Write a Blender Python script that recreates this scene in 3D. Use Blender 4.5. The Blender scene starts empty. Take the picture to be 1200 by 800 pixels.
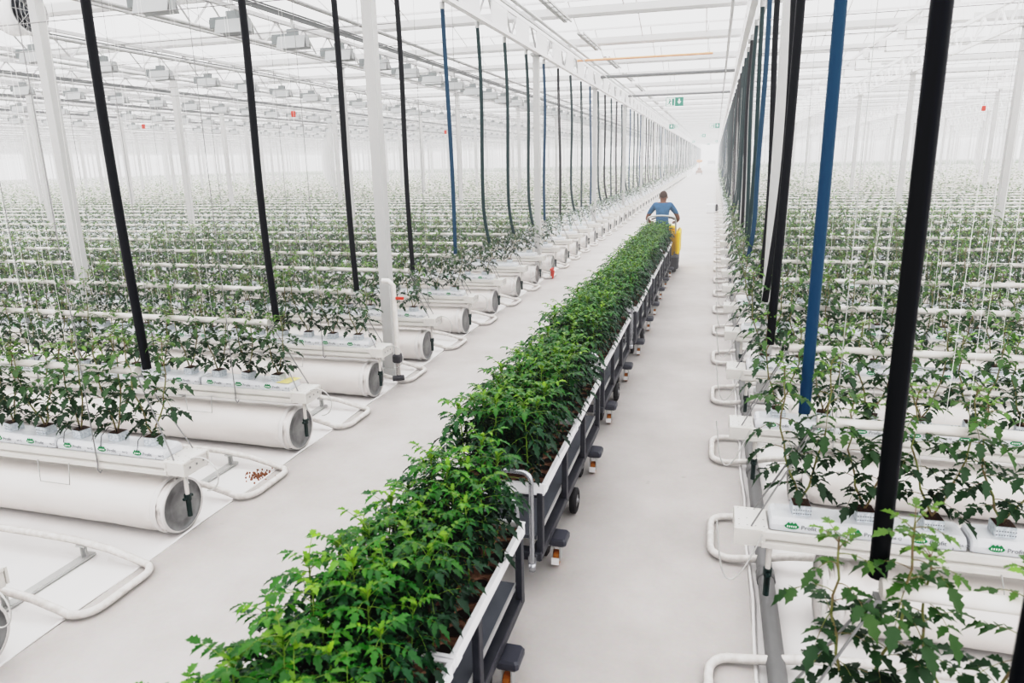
import bpy, math, random
import numpy as np
from mathutils import Vector, Matrix

random.seed(7)
PI = math.pi
COL = bpy.context.scene.collection
SC = bpy.context.scene

# ------------------------------------------------------------------ helpers
class MB:
    """collects faces, then links them as ONE mesh object"""
    def __init__(s):
        s.v = []; s.f = []; s.m = []; s.c = []; s.sm = []
    def add(s, verts, faces, mi=0, tint=0.5, smooth=False):
        o = len(s.v); s.v.extend(verts)
        for f in faces:
            s.f.append(tuple(i + o for i in f)); s.m.append(mi); s.c.append(tint); s.sm.append(smooth)
    def box(s, x0, x1, y0, y1, z0, z1, mi=0, bev=0.0):
        if bev <= 0:
            v = [(x, y, z) for z in (z0, z1) for y in (y0, y1) for x in (x0, x1)]
            s.add(v, [(0, 2, 3, 1), (4, 5, 7, 6), (0, 1, 5, 4), (2, 6, 7, 3), (0, 4, 6, 2), (1, 3, 7, 5)], mi)
            return
        b = min(bev, abs(x1 - x0) * .45, abs(y1 - y0) * .45, abs(z1 - z0) * .45)
        def ring(z, i):
            return [(x0 + b + i, y0 + i, z), (x1 - b - i, y0 + i, z), (x1 - i, y0 + b + i, z), (x1 - i, y1 - b - i, z),
                    (x1 - b - i, y1 - i, z), (x0 + b + i, y1 - i, z), (x0 + i, y1 - b - i, z), (x0 + i, y0 + b + i, z)]
        rs = [ring(z0, b * .6), ring(z0 + b, 0), ring(z1 - b, 0), ring(z1, b * .6)]
        v = [p for r in rs for p in r]; f = []
        for k in range(3):
            for i in range(8):
                j = (i + 1) % 8
                f.append((k * 8 + i, k * 8 + j, k * 8 + 8 + j, k * 8 + 8 + i))
        f.append(tuple(reversed(range(8)))); f.append(tuple(range(24, 32)))
        s.add(v, f, mi)
    def tube(s, pts, r, n=8, mi=0, cap=True, smooth=True, tint=0.5, closed=False):
        P = [Vector(p) for p in pts]; N = len(P)
        R = r if isinstance(r, (list, tuple)) else [r] * N
        T = []
        for i in range(N):
            if closed: t = P[(i + 1) % N] - P[i - 1]
            else: t = P[min(i + 1, N - 1)] - P[max(i - 1, 0)]
            T.append(t.normalized() if t.length > 1e-9 else Vector((0, 0, 1)))
        a = Vector((0, 0, 1)) if abs(T[0].z) < .9 else Vector((1, 0, 0))
        u = (a - T[0] * a.dot(T[0])).normalized()
        v = []; f = []
        for i in range(N):
            u = (u - T[i] * u.dot(T[i])).normalized(); w = T[i].cross(u)
            for k in range(n):
                q = 2 * PI * k / n
                p = P[i] + (u * math.cos(q) + w * math.sin(q)) * R[i]
                v.append(tuple(p))
        M = N if closed else N - 1
        for i in range(M):
            i2 = (i + 1) % N
            for k in range(n):
                k2 = (k + 1) % n
                f.append((i * n + k, i * n + k2, i2 * n + k2, i2 * n + k))
        s.add(v, f, mi, tint, smooth)
        if cap and not closed:
            o = len(s.v)
            s.add([v[k] for k in range(n)], [tuple(reversed(range(n)))], mi, tint)
            s.add([v[(N - 1) * n + k] for k in range(n)], [tuple(range(n))], mi, tint)
    def extrude(s, prof, x0, x1, mi=0, closed=True, caps=True):
        """profile of (y, z) run along x"""
        n = len(prof)
        v = [(x0, y, z) for y, z in prof] + [(x1, y, z) for y, z in prof]
        f = [(i, (i + 1) % n, n + (i + 1) % n, n + i) for i in range(n if closed else n - 1)]
        if caps and closed: f += [tuple(reversed(range(n))), tuple(range(n, 2 * n))]
        s.add(v, f, mi)
    def lathe(s, prof, axis='x', c=(0, 0, 0), n=24, mi=0, smooth=True):
        """profile of (a, r): a along the axis"""
        v = []; f = []; m = len(prof)
        for a, r in prof:
            for k in range(n):
                q = 2 * PI * k / n; p, w = r * math.cos(q), r * math.sin(q)
                v.append({'x': (c[0] + a, c[1] + p, c[2] + w), 'y': (c[0] + p, c[1] + a, c[2] + w), 'z': (c[0] + p, c[1] + w, c[2] + a)}[axis])
        for i in range(m - 1):
            for k in range(n):
                k2 = (k + 1) % n
                f.append((i * n + k, i * n + k2, i * n + n + k2, i * n + n + k))
        s.add(v, f, mi, .5, smooth)
    def mesh(s, name, mats):
        me = bpy.data.meshes.new(name)
        me.from_pydata(s.v, [], s.f)
        for m in (mats if isinstance(mats, (list, tuple)) else [mats]): me.materials.append(m)
        me.polygons.foreach_set('material_index', s.m)
        me.polygons.foreach_set('use_smooth', s.sm)
        at = me.attributes.new('tint', 'FLOAT', 'FACE'); at.data.foreach_set('value', s.c)
        me.update()
        return me
    def build(s, name, mats, parent=None):
        return link(name, s.mesh(name, mats), parent)

def link(name, data, parent=None, loc=None):
    o = bpy.data.objects.new(name, data); COL.objects.link(o)
    if parent is not None: o.parent = parent
    if loc is not None: o.location = loc
    return o

def tag(o, label, cat, group=None, kind=None):
    if label: o['label'] = label
    if cat: o['category'] = cat
    if group: o['group'] = group
    if kind: o['kind'] = kind
    return o

def thing(name, label, cat, loc=(0, 0, 0), rz=0.0, group=None):
    o = bpy.data.objects.new(name, None); COL.objects.link(o)
    o.empty_display_size = .1
    o.location = loc; o.rotation_euler = (0, 0, rz)
    return tag(o, label, cat, group)

def structure(o):
    o['kind'] = 'structure'; return o

ONES = 'zeroth first second third fourth fifth sixth seventh eighth ninth tenth eleventh twelfth thirteenth fourteenth fifteenth sixteenth seventeenth eighteenth nineteenth'.split()
TENS = {20: 'twent', 30: 'thirt', 40: 'fort', 50: 'fift', 60: 'sixt', 70: 'sevent', 80: 'eight', 90: 'ninet'}
def nth(n):
    if n < 20: return ONES[n]
    t = TENS[n // 10 * 10]
    return t + 'ieth' if n % 10 == 0 else t + 'y-' + ONES[n % 10]

# ------------------------------------------------------------------ materials
def srgb(r, g, b):
    f = lambda c: (c / 255 / 12.92) if c / 255 <= .04045 else ((c / 255 + .055) / 1.055) ** 2.4
    return (f(r), f(g), f(b), 1)

def mat(name, rgb, rough=.5, metal=0.0, noise=0.0, nscale=8.0, dark=None, bump=0.0, bscale=40.0, spec=.5):
    m = bpy.data.materials.new(name); m.use_nodes = True
    nt = m.node_tree; b = nt.nodes['Principled BSDF']
    c = srgb(*rgb)
    b.inputs['Roughness'].default_value = rough; b.inputs['Metallic'].default_value = metal
    b.inputs['Specular IOR Level'].default_value = spec
    tc = nt.nodes.new('ShaderNodeTexCoord')
    if noise > 0:
        n = nt.nodes.new('ShaderNodeTexNoise'); n.inputs['Scale'].default_value = nscale; n.inputs['Detail'].default_value = 5
        nt.links.new(tc.outputs['Object'], n.inputs['Vector'])
        r = nt.nodes.new('ShaderNodeValToRGB')
        r.color_ramp.elements[0].position = .35; r.color_ramp.elements[1].position = .7
        d = srgb(*dark) if dark else tuple(x * (1 - noise) for x in c[:3]) + (1,)
        r.color_ramp.elements[0].color = d; r.color_ramp.elements[1].color = c
        nt.links.new(n.outputs['Fac'], r.inputs['Fac']); nt.links.new(r.outputs['Color'], b.inputs['Base Color'])
    else:
        b.inputs['Base Color'].default_value = c
    if bump > 0:
        n2 = nt.nodes.new('ShaderNodeTexNoise'); n2.inputs['Scale'].default_value = bscale; n2.inputs['Detail'].default_value = 4
        nt.links.new(tc.outputs['Object'], n2.inputs['Vector'])
        bp = nt.nodes.new('ShaderNodeBump'); bp.inputs['Strength'].default_value = bump; bp.inputs['Distance'].default_value = .02
        nt.links.new(n2.outputs['Fac'], bp.inputs['Height']); nt.links.new(bp.outputs['Normal'], b.inputs['Normal'])
    return m

def leaf_mat(name, stops, rough=.45, trans=.25):
    """leaf colour from the face attribute 'tint' plus a little noise from object to object"""
    m = bpy.data.materials.new(name); m.use_nodes = True
    nt = m.node_tree; b = nt.nodes['Principled BSDF']; out = nt.nodes['Material Output']
    a = nt.nodes.new('ShaderNodeAttribute'); a.attribute_name = 'tint'
    r = nt.nodes.new('ShaderNodeValToRGB')
    while len(r.color_ramp.elements) < len(stops): r.color_ramp.elements.new(.5)
    for e, (p, c) in zip(r.color_ramp.elements, stops): e.position = p; e.color = srgb(*c)
    nt.links.new(a.outputs['Fac'], r.inputs['Fac'])
    oi = nt.nodes.new('ShaderNodeObjectInfo')
    hs = nt.nodes.new('ShaderNodeHueSaturation')
    mp = nt.nodes.new('ShaderNodeMapRange'); mp.inputs['To Min'].default_value = .8; mp.inputs['To Max'].default_value = 1.2
    nt.links.new(oi.outputs['Random'], mp.inputs['Value']); nt.links.new(mp.outputs['Result'], hs.inputs['Value'])
    nt.links.new(r.outputs['Color'], hs.inputs['Color'])
    nt.links.new(hs.outputs['Color'], b.inputs['Base Color'])
    b.inputs['Roughness'].default_value = rough; b.inputs['Specular IOR Level'].default_value = .45
    t = nt.nodes.new('ShaderNodeBsdfTranslucent'); nt.links.new(hs.outputs['Color'], t.inputs['Color'])
    mx = nt.nodes.new('ShaderNodeMixShader'); mx.inputs[0].default_value = trans
    nt.links.new(b.outputs[0], mx.inputs[1]); nt.links.new(t.outputs[0], mx.inputs[2]); nt.links.new(mx.outputs[0], out.inputs['Surface'])
    return m

M = dict(
    white=mat('white_coated_steel', (234, 233, 233), .4),
    gutter=mat('white_gutter_steel', (212, 210, 206), .35, noise=.08, nscale=3),
    slab=mat('white_plastic_film', (216, 218, 221), .3, noise=.05, nscale=14, bump=.25, bscale=18),
    sleeve=mat('white_sleeve_film', (224, 220, 217), .35, noise=.06, nscale=2.5, bump=.2, bscale=9),
    band=mat('sleeve_band', (214, 212, 210), .4),
    disc=mat('galvanised_disc', (178, 179, 178), .38, metal=.45, noise=.6, nscale=4.5, dark=(120, 120, 121)),
    pipe=mat('white_painted_pipe', (224, 222, 219), .45, noise=.12, nscale=6, dark=(205, 200, 195)),
    rail=mat('scuffed_pipe_rail', (222, 219, 216), .5, noise=.3, nscale=22, dark=(200, 196, 192)),
    post=mat('painted_post', (184, 184, 183), .45),
    galv=mat('galvanised_steel', (190, 191, 190), .4, metal=.3),
    rod=mat('grey_steel_rod', (150, 150, 150), .4, metal=.4),
    black=mat('black_rubber', (14, 18, 24), .42, spec=.3),
    blue=mat('blue_rubber', (30, 66, 92), .45, spec=.3),
    green_hose=mat('dark_green_rubber', (28, 52, 54), .45, spec=.3),
    fitting=mat('dark_green_fitting', (32, 52, 50), .4),
    clear=mat('clear_grey_tubing', (196, 196, 194), .25),
    greypipe=mat('grey_pvc_pipe', (128, 128, 128), .45, noise=.15, nscale=5),
    cover=mat('white_ground_cover', (226, 224, 223), .7, noise=.07, nscale=1.6, bump=.15, bscale=5),
    steel=mat('white_roof_steel', (182, 182, 182), .5), bright=mat('glare_white_steel', (250, 250, 250), .5),  # bright: same roof steel whitened, right-hand overexposure painted into the colour
    roofgutter=mat('roof_gutter_aluminium', (212, 212, 212), .5),
    rockwool=mat('rockwool_wrap', (222, 226, 229), .6, noise=.2, nscale=60, dark=(180, 188, 194)),
    soil=mat('dark_growing_medium', (88, 66, 54), .9, noise=.5, nscale=90, dark=(44, 32, 28)),
    print_green=mat('printed_green', (38, 130, 78), .5),
    print_grey=mat('printed_grey', (110, 114, 118), .5),
    print_white=mat('printed_white', (240, 240, 240), .5),
    frame=mat('anthracite_steel', (66, 68, 74), .45, noise=.2, nscale=12),
    deck=mat('grey_deck_board', (92, 96, 102), .5, noise=.15, nscale=6),
    chrome=mat('bright_zinc_tube', (190, 192, 196), .25, metal=.8),
    tyre=mat('black_tyre', (34, 34, 37), .6),
    hub=mat('grey_hub', (150, 150, 152), .4, metal=.5),
    caster=mat('brown_polyurethane', (166, 106, 50), .4),
    tray=mat('white_tray_rim', (236, 236, 238), .4),
    peat=mat('brown_tray_bed', (158, 130, 112), .85, noise=.3, nscale=30, dark=(120, 94, 80)),
    hole=mat('dark_tray_hole', (40, 30, 26), .9),
    pedal=mat('dark_pedal_plastic', (74, 76, 84), .4),
    yellow=mat('yellow_paint', (238, 190, 26), .35),
    orange=mat('orange_paint', (216, 120, 50), .4), paleorange=mat('pale_orange_tube', (226, 172, 142), .5),
    darkgrey=mat('charcoal_plastic', (62, 62, 66), .5),
    shirt=mat('blue_cotton', (68, 108, 142), .85, noise=.2, nscale=14, bump=.3, bscale=14),
    jeans=mat('navy_denim', (38, 52, 84), .85),
    skin=mat('brown_skin', (122, 84, 66), .5),
    hair=mat('cropped_dark_hair', (70, 52, 44), .8),
    shoe=mat('black_shoe', (30, 30, 32), .5),
    eye=mat('eye_white', (225, 222, 218), .3),
    lamp=mat('lamp_housing', (168, 170, 170), .4, metal=.2),
    reflector=mat('lamp_reflector', (140, 144, 144), .3, metal=.6),
    cable=mat('grey_cable', (120, 122, 122), .5),
    sign=mat('exit_sign_green', (30, 128, 108), .4),
    signwhite=mat('exit_sign_white', (236, 240, 238), .4),
    fan=mat('fan_dark_plastic', (48, 54, 62), .4),
    red=mat('red_paint', (206, 66, 46), .5),
    crumbs=mat('rusty_crumbs', (138, 92, 68), .9),
    yellowcard=mat('pale_yellow_card', (240, 226, 160), .6),
    fartwine=mat('pale_grey_twine', (192, 192, 190), .7), twine=mat('white_twine', (226, 226, 224), .7),
    wallm=mat('white_wall_panel', (228, 228, 228), .6),
)
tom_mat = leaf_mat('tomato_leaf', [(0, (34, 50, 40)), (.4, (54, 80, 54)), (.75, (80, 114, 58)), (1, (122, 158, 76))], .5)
tom_stem = mat('tomato_stem', (122, 134, 78), .6, noise=.3, nscale=20, dark=(120, 100, 80))
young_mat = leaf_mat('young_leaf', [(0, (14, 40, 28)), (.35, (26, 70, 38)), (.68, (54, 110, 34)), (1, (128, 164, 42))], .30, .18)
young_stem = mat('young_stem', (116, 140, 66), .6)

def concrete():
    m = bpy.data.materials.new('pale_concrete'); m.use_nodes = True
    nt = m.node_tree; b = nt.nodes['Principled BSDF']; b.inputs['Roughness'].default_value = .6
    tc = nt.nodes.new('ShaderNodeTexCoord')
    n1 = nt.nodes.new('ShaderNodeTexNoise'); n1.inputs['Scale'].default_value = .9; n1.inputs['Detail'].default_value = 8; n1.inputs['Roughness'].default_value = .65
    n2 = nt.nodes.new('ShaderNodeTexNoise'); n2.inputs['Scale'].default_value = 38; n2.inputs['Detail'].default_value = 6
    nt.links.new(tc.outputs['Object'], n1.inputs['Vector']); nt.links.new(tc.outputs['Object'], n2.inputs['Vector'])
    r1 = nt.nodes.new('ShaderNodeValToRGB')
    r1.color_ramp.elements[0].position = .3; r1.color_ramp.elements[0].color = srgb(176, 172, 169)
    r1.color_ramp.elements[1].position = .7; r1.color_ramp.elements[1].color = srgb(197, 193, 191)
    nt.links.new(n1.outputs['Fac'], r1.inputs['Fac'])
    mx = nt.nodes.new('ShaderNodeMixRGB'); mx.blend_type = 'MULTIPLY'; mx.inputs[0].default_value = .12
    nt.links.new(r1.outputs['Color'], mx.inputs[1]); nt.links.new(n2.outputs['Color'], mx.inputs[2])
    v = nt.nodes.new('ShaderNodeTexNoise'); v.inputs['Scale'].default_value = 5.5; v.inputs['Detail'].default_value = 2
    nt.links.new(tc.outputs['Object'], v.inputs['Vector'])
    r2 = nt.nodes.new('ShaderNodeValToRGB')
    r2.color_ramp.elements[0].position = .735; r2.color_ramp.elements[0].color = (1, 1, 1, 1)
    r2.color_ramp.elements[1].position = .80; r2.color_ramp.elements[1].color = (.62, .6, .58, 1)
    nt.links.new(v.outputs['Fac'], r2.inputs['Fac'])
    m2 = nt.nodes.new('ShaderNodeMixRGB'); m2.blend_type = 'MULTIPLY'; m2.inputs[0].default_value = .5
    nt.links.new(mx.outputs[0], m2.inputs[1]); nt.links.new(r2.outputs[0], m2.inputs[2])
    nt.links.new(m2.outputs[0], b.inputs['Base Color'])
    return m
M['concrete'] = concrete()

def roof_glass():
    m = bpy.data.materials.new('diffuse_roof_glass'); m.use_nodes = True
    nt = m.node_tree; nt.nodes.remove(nt.nodes['Principled BSDF'])
    t = nt.nodes.new('ShaderNodeBsdfTransparent'); t.inputs[0].default_value = (.985, .985, .985, 1)
    nt.links.new(t.outputs[0], nt.nodes['Material Output'].inputs['Surface'])
    return m
M['glass'] = roof_glass()

ROOF_L, EXPO = .60, 0.0
SHOULDER = ((.03, .004), (.06, .022), (.12, .098), (.25, .285), (.5, .60), (.65, .71), (.8, .765), (1.15, .822), (1.7, .842), (2.5, .850))
# ------------------------------------------------------------------ camera
H = 2.65
FPX, PITCH, ROLL, YAW = 822.0, math.radians(14.4), math.radians(-1.16), -0.27922
F = Vector((math.sin(YAW) * math.cos(PITCH), math.cos(YAW) * math.cos(PITCH), -math.sin(PITCH)))
R0 = Vector((math.cos(YAW), -math.sin(YAW), 0)); U0 = R0.cross(F)
RR = R0 * math.cos(ROLL) + U0 * math.sin(ROLL); UU = U0 * math.cos(ROLL) - R0 * math.sin(ROLL)
cam = bpy.data.cameras.new('camera'); co = bpy.data.objects.new('camera', cam); COL.objects.link(co)
co.matrix_world = Matrix(((RR.x, UU.x, -F.x, 0), (RR.y, UU.y, -F.y, 0), (RR.z, UU.z, -F.z, H), (0, 0, 0, 1)))
cam.sensor_width = 36; cam.lens = FPX / 1200 * 36; cam.clip_end = 900; cam.clip_start = .05
cam.dof.use_dof = True; cam.dof.focus_distance = 8.0; cam.dof.aperture_fstop = 3.5
SC.camera = co
def seen(p, mx=60, my=60):
    """is this point inside the photograph's view (used only to leave out what it shows nothing of)"""
    d = Vector(p) - Vector((0, 0, H)); z = d.dot(F)
    if z < .3: return False
    u = 600 + FPX * d.dot(RR) / z; v = 400 - FPX * d.dot(UU) / z
    return -mx < u < 1200 + mx and -my < v < 800 + my

# ------------------------------------------------------------------ layout
XL, XR = -3.67, 0.335           # the concrete path's edges
ROW0, PITCHY = 2.33, 1.6        # first row of gutters and the row spacing
NEAR_ROWS, ROWS = 62, 125
LEN = {-1: 112.0, 1: 62.0}
EDGE = {-1: XL, 1: XR}
SIDE = {-1: 'left', 1: 'right'}
def rowy(k): return ROW0 + PITCHY * k

# ------------------------------------------------------------------ the setting
b = MB(); b.box(XL, XR, -8, 420, -.12, 0.0)
structure(b.build('floor', M['concrete']))
for s in (-1, 1):
    b = MB(); x0 = EDGE[s]; x1 = x0 + s * 140
    b.box(min(x0, x1), max(x0, x1), -8, 420, -.13, -.012)
    structure(b.build('ground_cover', M['cover']))
    # raised edge of the sheet along the concrete
    b = MB(); n = 160; pts = []
    for i in range(n):
        y = -4 + i * .35
        pts.append((x0 + s * (.012 + .01 * math.sin(i * 1.7)), y, .0))
    b.tube(pts, .012, 5)
    structure(b.build('trim_%d' % (1 if s < 0 else 2), M['cover']))
b = MB(); b.box(-144, 142, 419.9, 420.2, 0, 6)
structure(b.build('wall_back', M['wallm']))

# roof: gutters across the path every 4 m, ridges between, glass panes and glazing bars
gz, rz = 5.62, 6.35
gl = MB(); bars = MB()
YG = [-.1 + 4 * j for j in range(0, 46)]
XA, XB = -114, 64
for y in YG:
    gl.add([(XA, y, gz + .1), (XB, y, gz + .1), (XB, y + 2, rz), (XA, y + 2, rz)], [(0, 1, 2, 3)])
    gl.add([(XA, y + 2, rz), (XB, y + 2, rz), (XB, y + 4, gz + .1), (XA, y + 4, gz + .1)], [(0, 1, 2, 3)])
    bars.box(XA, XB, y + 1.97, y + 2.03, rz - .05, rz)
    if y < 90:
        for i in range(int((XB - XA) / 1.6)):
            x = XA + i * 1.6
            if not (-1.6 * y - 8 < x < .6 * y + 4): continue
            for ya, yb in ((y, y + 2), (y + 4, y + 2)):
                bars.add([(x, ya, gz + .08), (x + .03, ya, gz + .08), (x + .03, yb, rz - .03), (x, yb, rz - .03)], [(0, 1, 2, 3)])
structure(gl.build('ceiling', M['glass'])); structure(bars.build('ceiling_glazing_bars', M['white']))
proto = None
for j, y in enumerate(YG):
    if y > 150 and j % 2: continue
    if proto is None:
        b = MB(); b.extrude([(-.11, .14), (-.13, .14), (-.10, 0), (-.04, -.05), (.04, -.05), (.10, 0), (.13, .14), (.11, .14), (.08, .02), (-.08, .02)], XA, XB)
        proto = b.build('roof_gutter_beam', M['roofgutter']); o = proto
    else:
        o = proto.copy(); COL.objects.link(o)
    o.location = (0, y, gz); structure(o)
    tag(o, 'pale roof gutter spanning across the bays above the trusses', 'roof beam', 'roof gutters')

# trellis girders along the path, one over every line of posts
def girder_mesh(y0, y1, mt):
    b = MB(); h = .52
    for z in (0, h): b.box(-.04, .04, y0, y1, z, z + .07)
    n = int((y1 - y0) / 1.0)
    for i in range(n):
        ya = y0 + i; yb = ya + .5; yc = ya + 1
        b.tube([(0, ya, .05), (0, yb, h + .02)], .024, 4, smooth=False, cap=False)
        b.tube([(0, yb, h + .02), (0, yc, .05)], .024, 4, smooth=False, cap=False)
    return b.mesh('roof_girder', mt)
gm = girder_mesh(-2.1, 160, M['steel']); gm2 = girder_mesh(-2.1, 160, M['bright'])  # right girders take the whitened steel, glare painted in
POSTX = [-3.88 - 4.75 * i for i in range(0, 20)] + [.62 + 4.75 * i for i in range(0, 9)]
for x in POSTX:
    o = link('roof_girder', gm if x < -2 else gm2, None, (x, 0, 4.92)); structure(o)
    tag(o, 'white lattice girder with zigzag webbing running along the bays', 'girder', 'lattice girders under the roof')
# deep perforated beams that carry the hoses along both edges of the path
for s in (-1, 1):
    x = -3.78 if s < 0 else .44
    b = MB()
    b.box(x - .05, x + .05, -2, 200, 4.86, 4.92)
    b.box(x - .02, x + .02, -2, 200, 5.30, 5.40)
    for i in range(125):
        y = -1.6 + i * 1.6
        b.box(x - .015, x + .015, y - .46, y + .46, 4.92, 5.3)
    structure(b.build('hose_carrier_beam', M['white']))
    tag(bpy.context.scene.collection.objects[-1], 'white perforated beam along the %s edge of the path' % SIDE[s], 'beam')
    b = MB(); b.tube([(x - s * .28, -2, 5.34), (x - s * .28, 200, 5.34)], .035, 8); b.tube([(x - s * .28, -2, 5.2), (x - s * .28, 200, 5.2)], .018, 6)
    tag(b.build('ceiling_heating_pipe', M['galv']), 'grey pipe pair beside the perforated beam %s of the path' % SIDE[s], 'pipe')
# cable ladders over the path, one short length under each roof bay
b = MB()
b.box(-3.12, -3.04, 0, 2.6, 5.36, 5.40); b.box(-2.98, -2.95, 0, 2.6, 5.36, 5.40)
for q in range(6): b.box(-3.12, -2.95, .2 + q * .42, .26 + q * .42, 5.36, 5.375)
me = b.mesh('ceiling_cable_ladder', M['galv'])
for j in range(2, 24):
    o = link('ceiling_cable_ladder', me, None, (0, 4 * j + .6, 0))
    tag(o, 'short grey cable ladder under the roof above the path', 'cable ladder', 'cable ladders above the path')
for y, mt, lb in ((19.8, 'orange', 'thin orange tube crossing high above the path'), (23.9, 'cable', 'grey tube crossing above the path before the exit signs'), (31.5, 'cable', 'grey tube crossing above the path at the first exit sign')):
    b = MB(); b.tube([(-3.7, y, 5.22), (-.2 if mt == 'orange' else .5, y, 5.22)], .03 if mt == 'orange' else .045, 8)
    tag(b.build('crossing_tube', M['paleorange' if mt == 'orange' else mt]), lb, 'tube')

# ------------------------------------------------------------------ posts
b = MB(); b.box(-.065, .065, -.065, .065, -.01, 5.0); b.box(-.11, .11, -.09, .09, 4.86, 4.92)
post_me = b.mesh('steel_post', M['post'])
b = MB(); b.box(-.085, .085, -.085, .085, 0, .12); foot_me = b.mesh('post_foot', M['galv'])
posts = []
for j in range(0, 20):
    for x in POSTX:
        p = (x, 7.9 + 8 * j, 0)
        if p[1] < 150 and any(seen((x, p[1], z), 20, 5) for z in (1.0, 2.0, 3.0, 4.5)):
            posts.append((Vector(p).length, p))
posts.sort()
for n, (d, p) in enumerate(posts[:290]):
    i = round((-3.88 - p[0]) / 4.75) if p[0] < -2 else round((p[0] - .62) / 4.75); j = round((p[1] - 7.9) / 8)
    s = 'left' if p[0] < -2 else 'right'
    if j < 3 and i < 4:
        lab, g = 'white square post, %s out %s of the path in the %s line from front' % (nth(i + 1), s, nth(j + 1)), None
    else:
        lab, g = 'slim white roof post standing far back among the rows %s of the path' % s, 'distant roof posts ' + s
    o = link('steel_post', post_me, None, p); tag(o, lab, 'post', g)
    if j < 2: link('post_foot', foot_me, o)

# ------------------------------------------------------------------ rows: gutters, pipes, sleeves, rails, hoses
def text_mesh(txt, size):
    cu = bpy.data.curves.new('t', 'FONT'); cu.body = txt; cu.size = size; cu.resolution_u = 2
    o = bpy.data.objects.new('t', cu); COL.objects.link(o)
    dg = bpy.context.evaluated_depsgraph_get(); dg.update()
    me = bpy.data.meshes.new_from_object(o.evaluated_get(dg))
    vs = [tuple(v.co) for v in me.vertices]; fs = [tuple(p.vertices) for p in me.polygons]
    bpy.data.objects.remove(o); bpy.data.curves.remove(cu); bpy.data.meshes.remove(me)
    return vs, fs
PROFIT = text_mesh('Profit', .036)
MARKS = text_mesh('66 Q', .024)

def gutter_parts(s):
    X = lambda t: s * t
    L = LEN[s]
    b = MB()
    prof = [(-.118, .612), (-.138, .606), (-.138, .566), (-.118, .560), (-.118, .548), (-.142, .540), (-.142, .508), (-.11, .498), (-.05, .468),
            (.05, .468), (.11, .498), (.142, .508), (.142, .540), (.118, .548), (.118, .560), (.138, .566), (.138, .606), (.118, .612), (.10, .598), (-.10, .598)]
    b.extrude(prof, X(.02), X(L)); out = {'trough': b.mesh('trough', M['gutter'])}
    b = MB(); x0, x1 = sorted((X(-.13), X(.055)))
    b.box(x0, x1, -.125, .125, .585, .618, 0, .008)
    xa, xb = sorted((X(-.125), X(-.10))); b.box(xa, xb, -.12, .12, .50, .60, 0, .006)
    xa, xb = sorted((X(-.13), X(.04)))
    b.box(xa, xb, -.135, -.12, .51, .61); b.box(xa, xb, .12, .135, .51, .61)
    for i in range(4):
        for yy in (-.1, .1, -.04 + .02 * (i % 2)):
            x = X(-.105 + .045 * i)
            b.add([(x - .004, yy - .004, .6195), (x + .004, yy - .004, .6195), (x + .004, yy + .004, .6195), (x - .004, yy + .004, .6195)], [(0, 1, 2, 3)], 1)
    for yy in (-.07, 0, .07):
        x = X(-.1305)
        b.add([(x, yy - .008, .55), (x, yy + .008, .55), (x, yy + .008, .566), (x, yy - .008, .566)], [(0, 1, 2, 3)], 1)
    out['end_plate'] = b.mesh('end_plate', [M['gutter'], M['rod']])
    td = -.03 if s < 0 else .075
    b = MB(); b.tube([(X(td), -.02, .51), (X(td), -.025, .30)], .016, 10); out['drain_pipe'] = b.mesh('drain_pipe', M['pipe'])
    b = MB(); b.tube([(X(td), -.025, .315), (X(td), -.025, .27), (X(td), -.025, .265), (X(td), -.027, .14)], [.026, .026, .019, .018], 10)
    b.tube([(X(td), -.07, .29), (X(td), .02, .29)], .012, 6)
    out['drain_fitting'] = b.mesh('drain_fitting', M['fitting'])
    b = MB(); pts = []
    if s < 0:
        for i in range(21):
            q = -.6 + i / 20 * 5.2
            pts.append((X(-.20) - .135 * math.cos(q + PI) * s * 1.0, -.06 + .03 * i / 20, .50 + .135 * math.sin(q)))
    else:
        for i in range(21):
            u = i / 20
            pts.append((X(.02 - .02 * u - .23 * math.sin(PI * min(1, u * 1.15) * .5)), -.16 - .03 * u, .60 - .30 * math.sin(PI * min(1, u / .75) * .95) * (1 if u < .55 else 1) + .12 * max(0, u - .6) / .4))
    b.tube(pts, .005, 6); out['drip_tube'] = b.mesh('drip_tube', M['clear'])
    for i in range(3):
        b = MB(); x = X(.62 + 2.4 * i)
        b.tube([(x, -.15, .545), (x, -.158, .50), (x + .02, -.158, .478), (x + .035, -.155, .50)], .005, 5)
        b.tube([(x, -.15, .545), (x, -.15, .9), (x, -.148, 4.95)], [.005, .004, .0032], 5)
        out['hanger_wire%d' % i] = b.mesh('hanger_wire', M['rod'] if s < 0 else M['galv'])
    return out
def stirrup_mesh(s):
    b = MB()
    for i in range(1):
        x = s * (.9 + 1.75 * i + .3)
        b.tube([(x, -.146, .52), (x + .03, -.18, .36), (x + .31, -.18, .36), (x + .30, -.146, .52)], .004, 5)
    return b.mesh('wire_stirrup', M['galv'])

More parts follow.
